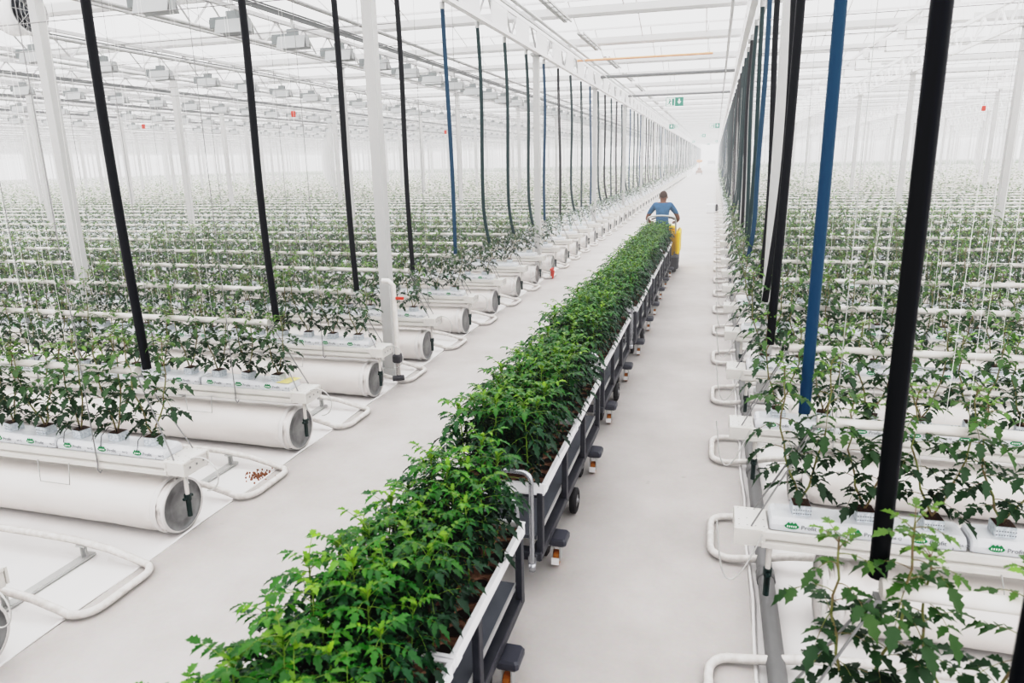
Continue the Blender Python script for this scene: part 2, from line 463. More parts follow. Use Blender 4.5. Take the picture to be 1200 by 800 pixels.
def pipe_parts(s):
    X = lambda t: s * t; L = LEN[s]
    b = MB(); b.tube([(X(.27), 0, 1.235), (X(.33), 0, 1.235), (X(.34), 0, 1.235), (X(L), 0, 1.235)], [.036, .036, .029, .029], 10)
    out = {'pipe': b.mesh('pipe', M['pipe'])}
    b = MB(); b.tube([(X(.27), 0, 1.235), (X(L), 0, 1.235)], .029, 8, mi=0)
    for yy in (-.1, .1): b.tube([(X(.3), 0, 1.22), (X(.0), yy, .615)], .006, 4, mi=1)
    out['pipe_far'] = b.mesh('heating_pipe', [M['pipe'], M['rod']])
    for i in range(3):
        b = MB(); t0 = .26 + 2.3 * i; tb = (-.04 if i == 0 else t0 - .1); zb = .622 if i == 0 else .615
        b.tube([(X(t0), -.02, 1.20), (X(tb), -.115, zb)], .0052, 6)
        b.tube([(X(t0), .02, 1.20), (X(tb + .03), .115, zb)], .0052, 6)
        b.box(min(X(t0 - .008), X(t0 + .012)), max(X(t0 - .008), X(t0 + .012)), -.026, .026, 1.193, 1.205)
        out['support_rod%d' % i] = b.mesh('support_rod', M['rod'])
    return out

def sleeve_parts(s):
    X = lambda t: s * t; L = LEN[s]; r = .203; cz = .205
    T0 = .05 if s < 0 else .36
    b = MB(); n = 40; v = []; f = []
    rnd = random.Random(5)
    ts = [T0 + .02, T0 + .05, T0 + .075, T0 + .10, T0 + .13, T0 + .17, T0 + .23, T0 + .3, T0 + .4, T0 + .55, T0 + .8, T0 + 1.2] + [T0 + 2 + i * 1.1 for i in range(8)] + [L]
    for i, t in enumerate(ts):
        amp = (.012 if s < 0 else .03) * max(0, 1 - (t - T0) / (.5 if s < 0 else .7)) + .002
        for k in range(n):
            q = 2 * PI * k / n
            w = amp * math.sin(7 * q + i * 1.9) * math.sin(q * 2.3 + i) + (amp * .5) * rnd.uniform(-1, 1) * (1 if t < 1 else .2)
            rr = r + w
            v.append((X(t), rr * math.cos(q), max(.006, cz + rr * math.sin(q))))
    for i in range(len(ts) - 1):
        for k in range(n):
            k2 = (k + 1) % n; f.append((i * n + k, i * n + k2, (i + 1) * n + k2, (i + 1) * n + k))
    b.add(v, f, 0, .5, True); out = {'film_sleeve': b.mesh('film_sleeve', M['sleeve'])}
    b = MB(); b.lathe([(X(T0 + .06), r + .006), (X(T0 + .075), r + .012), (X(T0 + .095), r + .012), (X(T0 + .11), r + .006)], 'x', (0, 0, cz), 40)
    b.lathe([(X(T0 - .005), r - .012), (X(T0 - .008), r + .004), (X(T0 + .02), r + .006), (X(T0 + .03), r)], 'x', (0, 0, cz), 40)
    out['clamp_band'] = b.mesh('clamp_band', M['band'])
    b = MB(); b.lathe([(X(T0 + .012), .0005), (X(T0 + .012), r * .55), (X(T0 + .008), r * .6), (X(T0 + .012), r * .66), (X(T0 + .012), r - .014), (X(T0 - .002), r - .008), (X(T0 + .0), r)], 'x', (0, 0, cz), 40)
    out['end_disc'] = b.mesh('end_disc', M['disc'] if s < 0 else M['sleeve'])
    return out

def rail_parts(s):
    X = lambda t: s * t; L = LEN[s]; w = .295; r = .0255
    e = -.15 if s < 0 else -.24
    path = [(L, -w, .135), (.9, -w, .135), (.55, -w, .13), (.25, -w, .10), (.05, -w, .055), (e + .13, -w, .034)]
    for i in range(1, 6):
        q = i / 6 * PI / 2; path.append((e + .13 - .13 * math.sin(q), -w + .13 - .13 * math.cos(q), .034))
    path += [(e, -w + .13, .034), (e, w - .13, .034)]
    for i in range(1, 6):
        q = i / 6 * PI / 2; path.append((e + .13 - .13 * math.cos(q), w - .13 + .13 * math.sin(q), .034))
    path += [(e + .13, w, .034), (.05, w, .055), (.25, w, .10), (.55, w, .13), (.9, w, .135), (L, w, .135)]
    b = MB(); b.tube([(X(t), y, z) for t, y, z in path], r, 10); out = {'bent_pipe': b.mesh('bent_pipe', M['rail'])}
    for i in range(2):
        b = MB(); t = .48 + 1.9 * i; xa, xb = sorted((X(t - .035), X(t + .035)))
        b.box(xa, xb, -w - .03, w + .06, -.005, .012)
        for yy in (-w, w):
            b.box(xa + .012, xb - .012, yy - .006, yy + .006, .01, .112); b.box(xa, xb, yy - .03, yy + .03, .095, .108)
            b.box(xa + .03, xa + .036, yy - .025, yy + .025, .01, .1)
        out['rail_stand%d' % i] = b.mesh('rail_stand', M['galv'])
    return out

GP = {s: gutter_parts(s) for s in (-1, 1)}; PP = {s: pipe_parts(s) for s in (-1, 1)}
SP = {s: sleeve_parts(s) for s in (-1, 1)}; RP = {s: rail_parts(s) for s in (-1, 1)}
STIR = {s: stirrup_mesh(s) for s in (-1, 1)}
FAR = 20
def rowlab(k, s, near, far, cat):
    if k < FAR: return near % (nth(k + 1), SIDE[s]), None
    return far % SIDE[s], '%s of the far rows %s' % (cat, SIDE[s])
for s in (-1, 1):
    for k in range(NEAR_ROWS):
        y = rowy(k); x = EDGE[s]; far = False
        # gutter
        lab, g = rowlab(k, s, 'white growing gutter on steel wires, %s row back %s of the path', 'white growing gutter among the distant rows %s of the path', 'gutters')
        if k <= FAR:
            t = thing('growing_gutter', lab, 'gutter', (x, y, 0), 0, g)
            parts = ['trough', 'end_plate', 'drain_pipe', 'drain_fitting'] + (['drip_tube'] if k < 12 else []) + (['hanger_wire0', 'hanger_wire1', 'hanger_wire2'] if k < 6 else ['hanger_wire0'] if k < 14 else [])
            for nme in parts: link(nme.rstrip('012'), GP[s][nme], t)
            if k < 6: link('wire_stirrup', STIR[s], t)
        elif k < NEAR_ROWS:
            o = link('growing_gutter', GP[s]['trough'], None, (x, y, 0)); tag(o, lab, 'gutter', g); link('end_plate', GP[s]['end_plate'], o); link('drain_fitting', GP[s]['drain_fitting'], o)
        # crop heating pipe over the row
        lab, g = rowlab(k, s, 'white crop heating pipe on rods above the %s row %s of the path', 'white heating pipe above the distant rows %s of the path', 'heating pipes')
        if k < 14:
            t = thing('heating_pipe', lab, 'pipe', (x, y, 0), 0, g); link('pipe', PP[s]['pipe'], t); [link('support_rod', PP[s]['support_rod%d' % q], t) for q in range(3 if k < 6 else 1)]
        else:
            o = link('heating_pipe', PP[s]['pipe_far'], None, (x, y, 0)); tag(o, lab, 'pipe', g)
        if far: continue
        # air sleeve under the gutter
        lab, g = rowlab(k, s, 'fat white film air sleeve under the %s gutter %s of the path', 'white air sleeve under the distant gutters %s of the path', 'air sleeves')
        if k <= FAR:
            t = thing('air_sleeve', lab, 'air duct', (x, y, 0), 0, g)
            for nme in SP[s]: link(nme, SP[s][nme], t)
        else:
            o = link('air_sleeve', SP[s]['film_sleeve'], None, (x, y, 0)); tag(o, lab, 'air duct', g)
        # pipe rail in the lane behind this row
        lab, g = rowlab(k, s, 'white U-shaped pipe rail on floor behind the %s gutter %s of the path', 'white pipe rail loop between distant rows %s of the path', 'pipe rails')
        if k <= FAR:
            t = thing('pipe_rail', lab, 'pipe rail', (x, y + PITCHY / 2, 0), 0, g)
            for nme in RP[s]: link(nme.rstrip('01'), RP[s][nme], t)
        else:
            o = link('pipe_rail', RP[s]['bent_pipe'], None, (x, y + PITCHY / 2, 0)); tag(o, lab, 'pipe rail', g)

# hoses hanging from the beams to the heating pipes
def hose_mesh(top, bot, bend, mt, r=.031, hook=0.0, n=18):
    b = MB(); pts = []
    for i in range(n + 1):
        u = i / n
        w = math.sin(PI * u) * bend[0] + math.sin(2 * PI * u) * bend[1]
        wy = math.sin(PI * u) * bend[2]
        k = max(0, (u - .8) / .2) ** 2 * hook
        pts.append((top[0] + (bot[0] - top[0]) * u + w + k, top[1] + (bot[1] - top[1]) * u + wy, top[2] + (bot[2] - top[2]) * u))
    b.tube(pts, r, 10)
    return b.mesh('hanging_hose', mt)
hose_lib = {}
hr = random.Random(3)
for s in (-1, 1):
    xt = -3.90 if s < 0 else .56
    for k in range(8):
        bend = (hr.uniform(-.03, .03), hr.uniform(-.02, .02), hr.uniform(-.04, .04))
        for mt in ('black', 'blue', 'green_hose'):
            hose_lib[s, k, mt] = hose_mesh((0, 0, 4.88), (hr.uniform(.0, .06) if s < 0 else hr.uniform(-.02, .05), hr.uniform(-.06, .06), 1.25), bend, M[mt], hook=hr.choice((0, 0, .08 * -s)))
special = {(1, 0): ((.024, .03, 4.88), (.046, .03, 1.245), (-.006, 0, 0), 'black', 0), (1, 1): ((-.022, .03, 4.88), (-.016, .03, 1.26), (.004, 0, 0), 'blue', 0),
           (1, 2): ((-.05, .0, 4.88), (-.09, .0, 1.25), (.01, .0, 0), 'black', 0), (1, 3): ((.0, .0, 4.88), (-.03, .0, 1.27), (.075, -.01, 0), 'black', 0),
           (-1, 1): ((.035, .0, 4.88), (.036, .0, 1.25), (-.04, 0, 0), 'black', 0)}
clip_b = MB(); clip_b.tube([(0, 0, 4.90), (0, 0, 4.80)], .038, 10); clip_me = clip_b.mesh('hose_clamp', M['galv'])
for s in (-1, 1):
    xt = -3.92 if s < 0 else .56
    for k in range(ROWS):
        y = rowy(k) + .03
        mt = 'blue' if (s, k) in ((-1, 5), (1, 5)) or (k > 8 and hr.random() < .07) else ('black' if k < 6 else hr.choice(('black', 'green_hose', 'green_hose')))
        if (s, k) in special:
            tp, bt, bd, mt, hk = special[s, k]; me = hose_mesh(tp, bt, bd, M[mt], hook=hk)
        else:
            me = hose_lib[s, hr.randrange(8), mt]
        cn = {'black': 'black', 'blue': 'blue', 'green_hose': 'dark green'}[mt]
        if k < FAR: lab, g = '%s rubber hose dropping to the %s heating pipe %s of the path' % (cn, nth(k + 1), SIDE[s]), None
        else: lab, g = '%s hose hanging in the distant line %s of the path' % (cn, SIDE[s]), '%s hoses of the distant line %s' % (cn, SIDE[s])
        o = link('hanging_hose', me, None, (xt, y, 0)); tag(o, lab, 'hose', g)
        if k < 10: link('hose_clamp', clip_me, o)
# a hose close to the camera, only its edge in the picture
me = hose_mesh((.0, 0, 4.9), (.0, .0, 1.0), (.0, .0, 0), M['black'], r=.031); o = link('hanging_hose', me, None, (.612, 1.33, 0))
tag(o, 'black hose cut by the lower right corner of the picture', 'hose')

# crop wires high over the rows, one thin wire for each row
for s in (-1, 1):
    b = MB()
    b.tube([(0, 0, 4.35), (s * LEN[s], 0, 4.35)], .006, 4, smooth=False); me = b.mesh('crop_wire', M['rod'])
    for k in range(0, 50):
        o = link('crop_wire', me, None, (EDGE[s] + s * .25, rowy(k), 0)); tag(o, 'thin steel crop wire strung high above a row %s of the path' % SIDE[s], 'wire', 'crop wires ' + SIDE[s])

# grey drain pipe on the floor along the path's edge on one side
b = MB(); b.tube([(.435, 0.2, .055), (.435, 120, .055)], .05, 12)
for k in range(0, 40): b.lathe([(-.05, .05), (-.05, .058), (.05, .058), (.05, .05)], 'y', (.435, rowy(k) + .3, .055), 12)
tag(b.build('drain_main', M['greypipe']), 'grey plastic drain pipe lying along the edge right of the path', 'pipe')

# ------------------------------------------------------------------ slabs
def slab_mesh():
    b = MB(); L = .985; w = .1; h = .078
    st = [(0, .86, .72), (.008, .95, .9), (.03, .99, .98), (.09, 1, 1), (.33, 1.0, .97), (.5, 1.01, 1.0), (.66, 1.0, .97), (L - .09, 1, 1), (L - .03, .99, .98), (L - .008, .95, .9), (L, .86, .72)]
    v = []; f = []
    for x, a, c in st:
        ww = w * a; hh = h * c
        v += [(x, -ww, 0), (x, -ww - .002, hh * .5), (x, -ww + .006, hh - .012), (x, -ww + .02, hh), (x, ww - .02, hh), (x, ww - .006, hh - .012), (x, ww + .002, hh * .5), (x, ww, 0)]
    n = 8
    for i in range(len(st) - 1):
        for k in range(n): f.append((i * n + k, (i + 1) * n + k, (i + 1) * n + (k + 1) % n, i * n + (k + 1) % n))
    f.append(tuple(range(n))); f.append(tuple(reversed(range((len(st) - 1) * n, len(st) * n))))
    b.add(v, f, 0, .5, False)
    return b.mesh('growing_slab', M['slab'])
def print_mesh():
    b = MB()
    y = -.1045
    for i in range(3):
        x = .115 + i * .32; z = .036
        e = [(x + .038 * math.cos(q * PI / 10), y, z + .016 * math.sin(q * PI / 10)) for q in range(20)]
        b.add(e, [tuple(range(20))], 0)
        for q in (-.018, 0, .018): b.add([(x + q - .012, y, z + .012), (x + q + .012, y, z + .012), (x + q, y, z + .026)], [(0, 1, 2)], 0)
        for q in range(5):
            a = x - .026 + q * .011
            b.add([(a, y - .0006, z - .006), (a + .006, y - .0006, z - .006), (a + .007, y - .0006, z + .005), (a + .001, y - .0006, z + .006)], [(0, 1, 2, 3)], 2)
        vs, fs = PROFIT; b.add([(x + .048 + p[0], y, z - .013 + p[1]) for p in vs], fs, 1)
        vs, fs = MARKS; b.add([(x + .185 + p[0], y, z - .010 + p[1]) for p in vs], fs, 1)
        b.box(x + .16, x + .163, y, y + .0005, .004, .016, 1)
    return b.mesh('printed_logo', [M['print_green'], M['print_grey'], M['print_white']])
slab_me, print_me = slab_mesh(), print_mesh()
SLZ = .605
slabs = []
for s in (-1, 1):
    for k in range(0, 70):
        for i in range(0, 105):
            t = .06 + i * 1.0; xc = EDGE[s] + s * (t + .5)
            if abs(xc) > LEN[s]: break
            if seen((xc, rowy(k), .65), 90, 60): slabs.append((Vector((xc, rowy(k), H - .65)).length, s, k, i))
slabs.sort()
for d, s, k, i in slabs[:300]:
    t = .06 + i * 1.0; x = EDGE[s] + (t if s > 0 else -(t + .985))
    o = link('growing_slab', slab_me, None, (x, rowy(k), SLZ))
    tag(o, 'white wrapped growing slab, %s from the path on the %s gutter %s of it' % (nth(i + 1), nth(k + 1), SIDE[s]), 'growing slab', 'growing slabs')
    if d < 13: link('printed_logo', print_me, o)
b = MB()
for d, s, k, i in slabs[300:]:
    t = .06 + i * 1.0; x = EDGE[s] + (t if s > 0 else -(t + .985)); y = rowy(k)
    b.box(x, x + .985, y - .1, y + .1, SLZ, SLZ + .078)
tag(b.build('distant_growing_slabs', M['slab']), 'white growing slabs on the distant gutters', 'growing slabs', None, 'stuff')

# ------------------------------------------------------------------ tomato plants
def leaflet(b, p, d, up, ln, wd, tint, droop=.25, lobed=True):
    """one leaflet from p along d; folded along its midrib, with lobed edges"""
    d = d.normalized(); side = d.cross(up)
    if side.length < 1e-4: side = Vector((1, 0, 0))
    side.normalize(); nrm = side.cross(d).normalized()
    if lobed: us = (0, .12, .26, .38, .52, .64, .80, 1.0); ws = (.03, .44, .34, .56, .30, .40, .16, .0)
    else: us = (0, .16, .36, .52, .76, 1.0); ws = (.03, .34, .5, .48, .28, .0)
    mid = []; le = []; ri = []
    for u, w in zip(us, ws):
        c = p + d * (ln * u) - Vector((0, 0, 1)) * (droop * ln * u * u)
        mid.append(tuple(c))
        sh = .07 * ln if (lobed and w > .38) else 0
        le.append(tuple(c + side * (w * wd) + nrm * (w * wd * .35) + d * sh)); ri.append(tuple(c - side * (w * wd) + nrm * (w * wd * .35) + d * sh))
    v = mid + le + ri; n = len(us); f = []
    for i in range(n - 1):
        if i < n - 2:
            f.append((i, i + 1, n + i + 1, n + i)); f.append((i + 1, i, 2 * n + i, 2 * n + i + 1))
        else:
            f.append((i, i + 1, n + i)); f.append((i + 1, i, 2 * n + i))
    b.add(v, f, 0, tint, True)

def compound(b, sb, p, az, el, ln, rnd, tint, pairs=3, size=.055, droop=.5, curl=.25, srad=.0016, wr=.62):
    """a compound leaf: arching stalk with pairs of leaflets and one at its tip"""
    pts = []; d = Vector((math.cos(az) * math.cos(el), math.sin(az) * math.cos(el), math.sin(el)))
    n = 6
    for i in range(n + 1):
        u = i / n; pts.append(p + d * (ln * u) - Vector((0, 0, droop * ln * u * u)))
    if sb is not None: sb.tube(pts, [srad * (1.3 - .6 * i / n) for i in range(n + 1)], 4, cap=False, tint=tint)
    up = Vector((0, 0, 1))
    for q in range(pairs):
        u = .42 + .46 * q / max(1, pairs - 1) if pairs > 1 else .6
        i = min(n - 1, int(u * n)); c = pts[i].lerp(pts[i + 1], u * n - i); t = (pts[i + 1] - pts[i]).normalized()
        side = t.cross(up)
        if side.length < .05: side = Vector((math.sin(az), -math.cos(az), 0))
        side.normalize()
        for sg in (-1, 1):
            dd = side * sg * .85 + t * rnd.uniform(.3, .6) + up * rnd.uniform(-.25, .2)
            z = size * rnd.uniform(.75, 1.15) * (1 if q else .85)
            leaflet(b, c, dd, up + Vector((rnd.uniform(-.3, .3), rnd.uniform(-.3, .3), 0)), z, z * wr, min(1, max(0, tint + rnd.uniform(-.16, .16))), curl)
    t = (pts[-1] - pts[-2]).normalized()
    leaflet(b, pts[-1], t + up * rnd.uniform(-.2, .15), up + Vector((rnd.uniform(-.3, .3), rnd.uniform(-.3, .3), 0)), size * 1.4, size * 1.37 * wr, min(1, max(0, tint + rnd.uniform(-.1, .1))), curl)

def tomato(seed, hgt, stems=2):
    rnd = random.Random(seed)
    st, lf = MB(), MB()
    for q in range(stems):
        dirx = (-1.0 if q == 0 else 1) * (1 if stems > 1 else rnd.choice((-1, 1)) * .2)
        h = hgt * rnd.uniform(.86, 1.02); lean = rnd.uniform(.09, .15) * dirx; ly = rnd.uniform(-.05, .05)
        pts = []; n = 9
        for i in range(n + 1):
            u = i / n
            pts.append(Vector((lean * min(1, u * 1.9) ** .8 + .008 * math.sin(i * 2.1 + seed), ly * u + .008 * math.sin(i * 1.7 + q), .055 + h * u)))
        st.tube(pts, [.0062 - .003 * i / n for i in range(n + 1)], 6, tint=.5)
        nl = int(h / .037)
        az = rnd.uniform(0, 6.28)
        for i in range(2, nl + 1):
            u = i / nl * .98; j = min(n - 1, int(u * n)); c = pts[j].lerp(pts[j + 1], u * n - j)
            az += 2.4 + rnd.uniform(-.5, .5)
            big = 1.0 - .42 * max(0, u - .75) / .25
            low = .75 if u < .3 else 1
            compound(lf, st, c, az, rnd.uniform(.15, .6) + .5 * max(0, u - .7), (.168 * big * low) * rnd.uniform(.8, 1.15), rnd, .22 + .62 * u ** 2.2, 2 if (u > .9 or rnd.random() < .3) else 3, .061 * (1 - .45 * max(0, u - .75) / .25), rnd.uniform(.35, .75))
        for q2 in range(5):
            compound(lf, st, pts[-1] - Vector((0, 0, .012 * q2)), az + 1.3 * q2, rnd.uniform(.5, 1.1), rnd.uniform(.055, .09), rnd, rnd.uniform(.75, 1.0), 2, .034, .2)
    return st.mesh('stem', tom_stem), lf.mesh('foliage', tom_mat)
def block_mesh():
    b = MB(); a = .05; h = .066
    b.box(-a, a, -a, a, 0, h - .004, 0, .004)
    b.add([(-a + .004, -a + .004, h - .002), (a - .004, -a + .004, h - .002), (a - .004, a - .004, h - .002), (-a + .004, a - .004, h - .002)], [(0, 1, 2, 3)], 1)
    for i in range(8):
        x = -a + .006 + i * .0125
        b.add([(x, -a - .0006, .012), (x + .007, -a - .0006, .012), (x + .007, -a - .0006, .018), (x, -a - .0006, .018)], [(0, 1, 2, 3)], 2)
        b.add([(x, -a - .0006, .034), (x + .007, -a - .0006, .034), (x + .007, -a - .0006, .040), (x, -a - .0006, .040)], [(0, 1, 2, 3)], 2)
    return b.mesh('rooting_block', [M['rockwool'], M['soil'], M['print_grey']])
TOM = [tomato(100 + i, .58 + .045 * (i % 4)) for i in range(8)]
block_me = block_mesh()
b = MB(); b.tube([(-.012, .02, .03), (-.012, .02, .09), (.01, .06, .12), (.05, .10, .06), (.06, .115, -.02)], .0022, 5); b.tube([(-.012, .02, .02), (-.012, .02, .1)], .004, 5)
drip_me = b.mesh('drip_stake', M['black'])
b = MB(); b.tube([(0, 0, .60), (0, 0, 3.64)], .0016, 4, smooth=False, cap=False); b.tube([(.11, 0, .55), (.03, 0, 3.64)], .0016, 4, smooth=False, cap=False); twine_me = b.mesh('support_twine', M['twine'])
PLZ = SLZ + .076
cand = []
for s in (-1, 1):
    for k in range(0, 100):
        y = rowy(k)
        for i in range(0, 330):
            t = .06 + (i // 3) * 1.0 + (.165, .495, .825)[i % 3]; x = EDGE[s] + s * t
            if abs(x) > LEN[s] - 2: break
            if seen((x, y, .9), 50, 90) or seen((x, y, 1.3), 50, 90): cand.append((math.hypot(math.hypot(x, y), H - 1), s, k, i, x, y))
cand.sort()
pr = random.Random(11)
for n, (d, s, k, i, x, y) in enumerate(cand[:300]):
    t = thing('tomato_plant', 'young tomato plant, %s from the path in the %s row %s of it' % (nth(i + 1), nth(k + 1), SIDE[s]), 'tomato plant', (x, y + pr.uniform(-.012, .012), PLZ), pr.choice((0, PI)) + pr.uniform(-.3, .3), 'tomato plants on the growing gutters')
    st, lf = TOM[pr.randrange(8)]
    sc = pr.uniform(.9, 1.1); 
    link('rooting_block', block_me, t); a = link('stem', st, t); c = link('foliage', lf, t); a.scale = c.scale = (1.0, 1.0, sc * (1.12 if s > 0 else 1.0))
    if d < 7: link('drip_stake', drip_me, t)
    if d < 9 and i > 1: link('support_twine', twine_me, t)
# everything farther off: the rest of the crop
V = []; Fc = []; TT = []
fr = random.Random(21)
def quad(c, az, el, ln, wd, tint):
    dx, dy, dz = math.cos(az) * math.cos(el), math.sin(az) * math.cos(el), math.sin(el)
    sx, sy = -math.sin(az), math.cos(az); o = len(V)
    m = (c[0] + dx * ln * .5, c[1] + dy * ln * .5, c[2] + dz * ln * .5)
    V.append(c); V.append((m[0] + sx * wd, m[1] + sy * wd, m[2] + .1 * wd)); V.append((c[0] + dx * ln, c[1] + dy * ln, c[2] + dz * ln - .2 * ln)); V.append((m[0] - sx * wd, m[1] - sy * wd, m[2] + .1 * wd))
    Fc.append((o, o + 1, o + 2, o + 3)); TT.append(tint)
blocks = MB()
for n, (d, s, k, i, x, y) in enumerate(cand[300:]):
    hgt = fr.uniform(.52, .74)
    nq = 46 if d < 22 else 26 if d < 40 else 11 if d < 75 else 5
    sc = 1.0 if d < 22 else 1.3 if d < 40 else 1.9 if d < 75 else 2.7
    for q in range(nq):
        u = (q + .5) / nq; u = .14 + .86 * u; lean = .11 * (1 if q % 2 else -1) * min(1, u * 1.8)
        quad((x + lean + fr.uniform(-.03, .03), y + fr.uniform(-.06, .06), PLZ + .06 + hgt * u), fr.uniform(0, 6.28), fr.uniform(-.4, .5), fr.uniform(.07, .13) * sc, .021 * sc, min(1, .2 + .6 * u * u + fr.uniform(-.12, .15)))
    if d < 45:
        for sg in (-1, 1):
            o = len(V); xa = x + sg * .10
            V.extend([(x - .004, y, PLZ + .05), (x + .004, y, PLZ + .05), (xa + .004, y, PLZ + hgt * .9), (xa - .004, y, PLZ + hgt * .9)]); Fc.append((o, o + 1, o + 2, o + 3)); TT.append(.7)
        blocks.box(x - .05, x + .05, y - .05, y + .05, PLZ, PLZ + .062)
me = bpy.data.meshes.new('distant_tomato_crop'); me.from_pydata(V, [], Fc); me.materials.append(tom_mat)
at = me.attributes.new('tint', 'FLOAT', 'FACE'); at.data.foreach_set('value', TT); me.update()
tag(link('distant_tomato_crop', me), 'distant tomato plants filling the rows on both sides of the path', 'crop', None, 'stuff')
tag(blocks.build('distant_rooting_blocks', M['rockwool']), 'small pale rooting blocks under the distant tomato plants', 'rooting blocks', None, 'stuff')
# twines of the far crop
tw = MB()
for n, (d, s, k, i, x, y) in enumerate(cand[300:]):
    if i % (2 if d < 45 else 5) == 0:
        q = .003 if d < 45 else .007
        tw.add([(x - q, y, PLZ + .5), (x + q, y, PLZ + .5), (x + q, y, 4.35), (x - q, y, 4.35)], [(0, 1, 2, 3)])
tag(tw.build('crop_twine', M['fartwine']), 'thin white support twines hanging above the distant rows', 'twine', None, 'stuff')

# ------------------------------------------------------------------ plant carts
CX, CLEN, CW = -1.20, 2.28, .60
CARTY = [2.2, 4.89, 7.58, 10.28, 12.97, 15.66]
def cart_parts():
    out = []
    hl, hw = CLEN / 2, CW / 2 - .01
    b = MB()
    for sg in (-1, 1):
        x0, x1 = sorted((sg * hw, sg * (hw - .07))); b.box(x0, x1, -hl, hl, .25, .31, 0, .006)
        y0, y1 = sorted((sg * hl, sg * (hl - .07))); b.box(-hw + .07, hw - .07, y0, y1, .25, .31, 0, .006)
        b.box(-hw + .07, hw - .07, sg * .72 - .03, sg * .72 + .03, .25, .30)
    b.box(-hw + .07, hw - .07, -.03, .03, .25, .30)
    out.append(('frame', b.mesh('frame', M['frame']), None))
    b = MB(); b.box(-hw + .02, hw - .042, -hl + .05, hl - .05, .372, .392); b.box(hw - .042, hw - .034, -hl + .05, hl - .05, .366, .396, 1); b.box(-hw + .012, -hw + .02, -hl + .05, hl - .05, .366, .396, 1)
    for sg in (-1, 0, 1):
        b.box(-hw + .05, -hw + .09, sg * .8 - .03, sg * .8 + .03, .31, .372); b.box(hw - .15, hw - .11, sg * .8 - .03, sg * .8 + .03, .31, .372)
    out.append(('shelf_panel', b.mesh('shelf_panel', [M['deck'], M['galv']]), None))
    for sg in (-1, 1):
        for yy in (-1.09, -.36, .36, 1.09):
            b = MB(); x0, x1 = sorted((sg * (hw + .004), sg * (hw - .032))); b.box(x0, x1, yy - .028, yy + .028, .29, .70, 0, .004)
            x0, x1 = sorted((sg * (hw - .012), sg * .16)); b.box(x0, x1, yy - .02, yy + .02, .665, .685)
            out.append(('post', b.mesh('post', M['frame']), None))
    for sg in (-1, 1):
        b = MB(); yy = sg * (hl + .035); xr = hw - .05
        pts = [(xr, yy, .24), (xr, yy, .80)]
        for q in range(1, 6):
            a = q / 6 * PI / 2; pts.append((xr - .06 + .06 * math.cos(a), yy, .80 + .06 * math.sin(a)))
        pts += [(xr - .06, yy, .86), (-xr + .06, yy, .86)]
        for q in range(1, 6):
            a = q / 6 * PI / 2; pts.append((-xr + .06 - .06 * math.sin(a), yy, .80 + .06 * math.cos(a)))
        pts += [(-xr, yy, .80), (-xr, yy, .24)]
        b.tube(pts, .016, 10)
        for x in (-xr, xr): b.box(x - .025, x + .025, min(yy, sg * hl), max(yy, sg * hl), .255, .30); b.lathe([(-.03, .001), (-.03, .022), (.02, .024), (.02, .001)], 'z', (x, yy, .235), 10)
        out.append(('push_handle', b.mesh('push_handle', [M['chrome']]), None))
    for sg in (-1, 1):
        for yy in (-.74, .74):
            b = MB(); x = sg * (hw + .01)
            b.tube([(x - .018, yy, .052), (x + .018, yy, .052)], .05, 18, smooth=False)
            fb = MB()
            fb.box(x - .03, x - .022, yy - .03, yy + .03, .04, .16); fb.box(x + .022, x + .03, yy - .03, yy + .03, .04, .16); fb.box(x - .03, x + .03, yy - .035, yy + .035, .15, .165)
            lo, hi = sorted((x - .026, x + .026)); fb.box(lo, hi, yy - .068, yy - .054, .03, .075, 1); 
            out.append(('caster', fb.mesh('caster_fork', [M['galv'], M['white']]), [('caster_wheel', b.mesh('caster_wheel', M['caster']))]))
            b = MB(); lo, hi = sorted((x - sg * .05, x + sg * .075))
            v = []
            b.box(lo, hi, yy - .075, yy + .075, .168, .225, 0, .014)
            out.append(('brake_pedal', b.mesh('brake_pedal', M['pedal']), None))
            b = MB(); xi = sg * (hw - .09); yi = yy + (.10 if yy > 0 else -.10) * -1
            b.lathe([(-.022, .03), (-.022, .085), (-.014, .10), (.014, .10), (.022, .085), (.022, .03)], 'x', (xi, yi, .10), 20)
            hb = MB(); hb.lathe([(-.026, .001), (-.026, .03), (.026, .03), (.026, .001)], 'x', (xi, yi, .10), 12); hb.box(xi - .01, xi + .01, yi - .02, yi + .02, .1, .26)
            out.append(('swivel_wheel', b.mesh('swivel_wheel', M['tyre']), [('wheel_hub', hb.mesh('wheel_hub', M['hub']))]))
        b = MB(); x = sg * (hw - .015)
        b.lathe([(-.026, .055), (-.026, .085), (-.018, .10), (.018, .10), (.026, .085), (.026, .055)], 'x', (x, 0, .10), 24)
        hb = MB(); hb.lathe([(-.022, .001), (-.022, .056), (.022, .056), (.022, .001)], 'x', (x, 0, .10), 16); hb.lathe([(sg * .02, .02), (sg * .034, .016), (sg * .034, .001)], 'x', (x, 0, .10), 12)
        hb.box(x - .012 - sg * .04, x + .012 - sg * .04, -.025, .025, .1, .26)
        out.append(('centre_wheel', b.mesh('centre_wheel', M['tyre']), [('wheel_hub', hb.mesh('wheel_hub', M['hub']))]))
    b = MB(); b.tube([(0, hl, .27), (0, hl + .42, .27)], .018, 8); b.box(-.03, .03, hl + .36, hl + .42, .25, .29)
    out.append(('tow_bar', b.mesh('tow_bar', M['frame']), None))
    return out
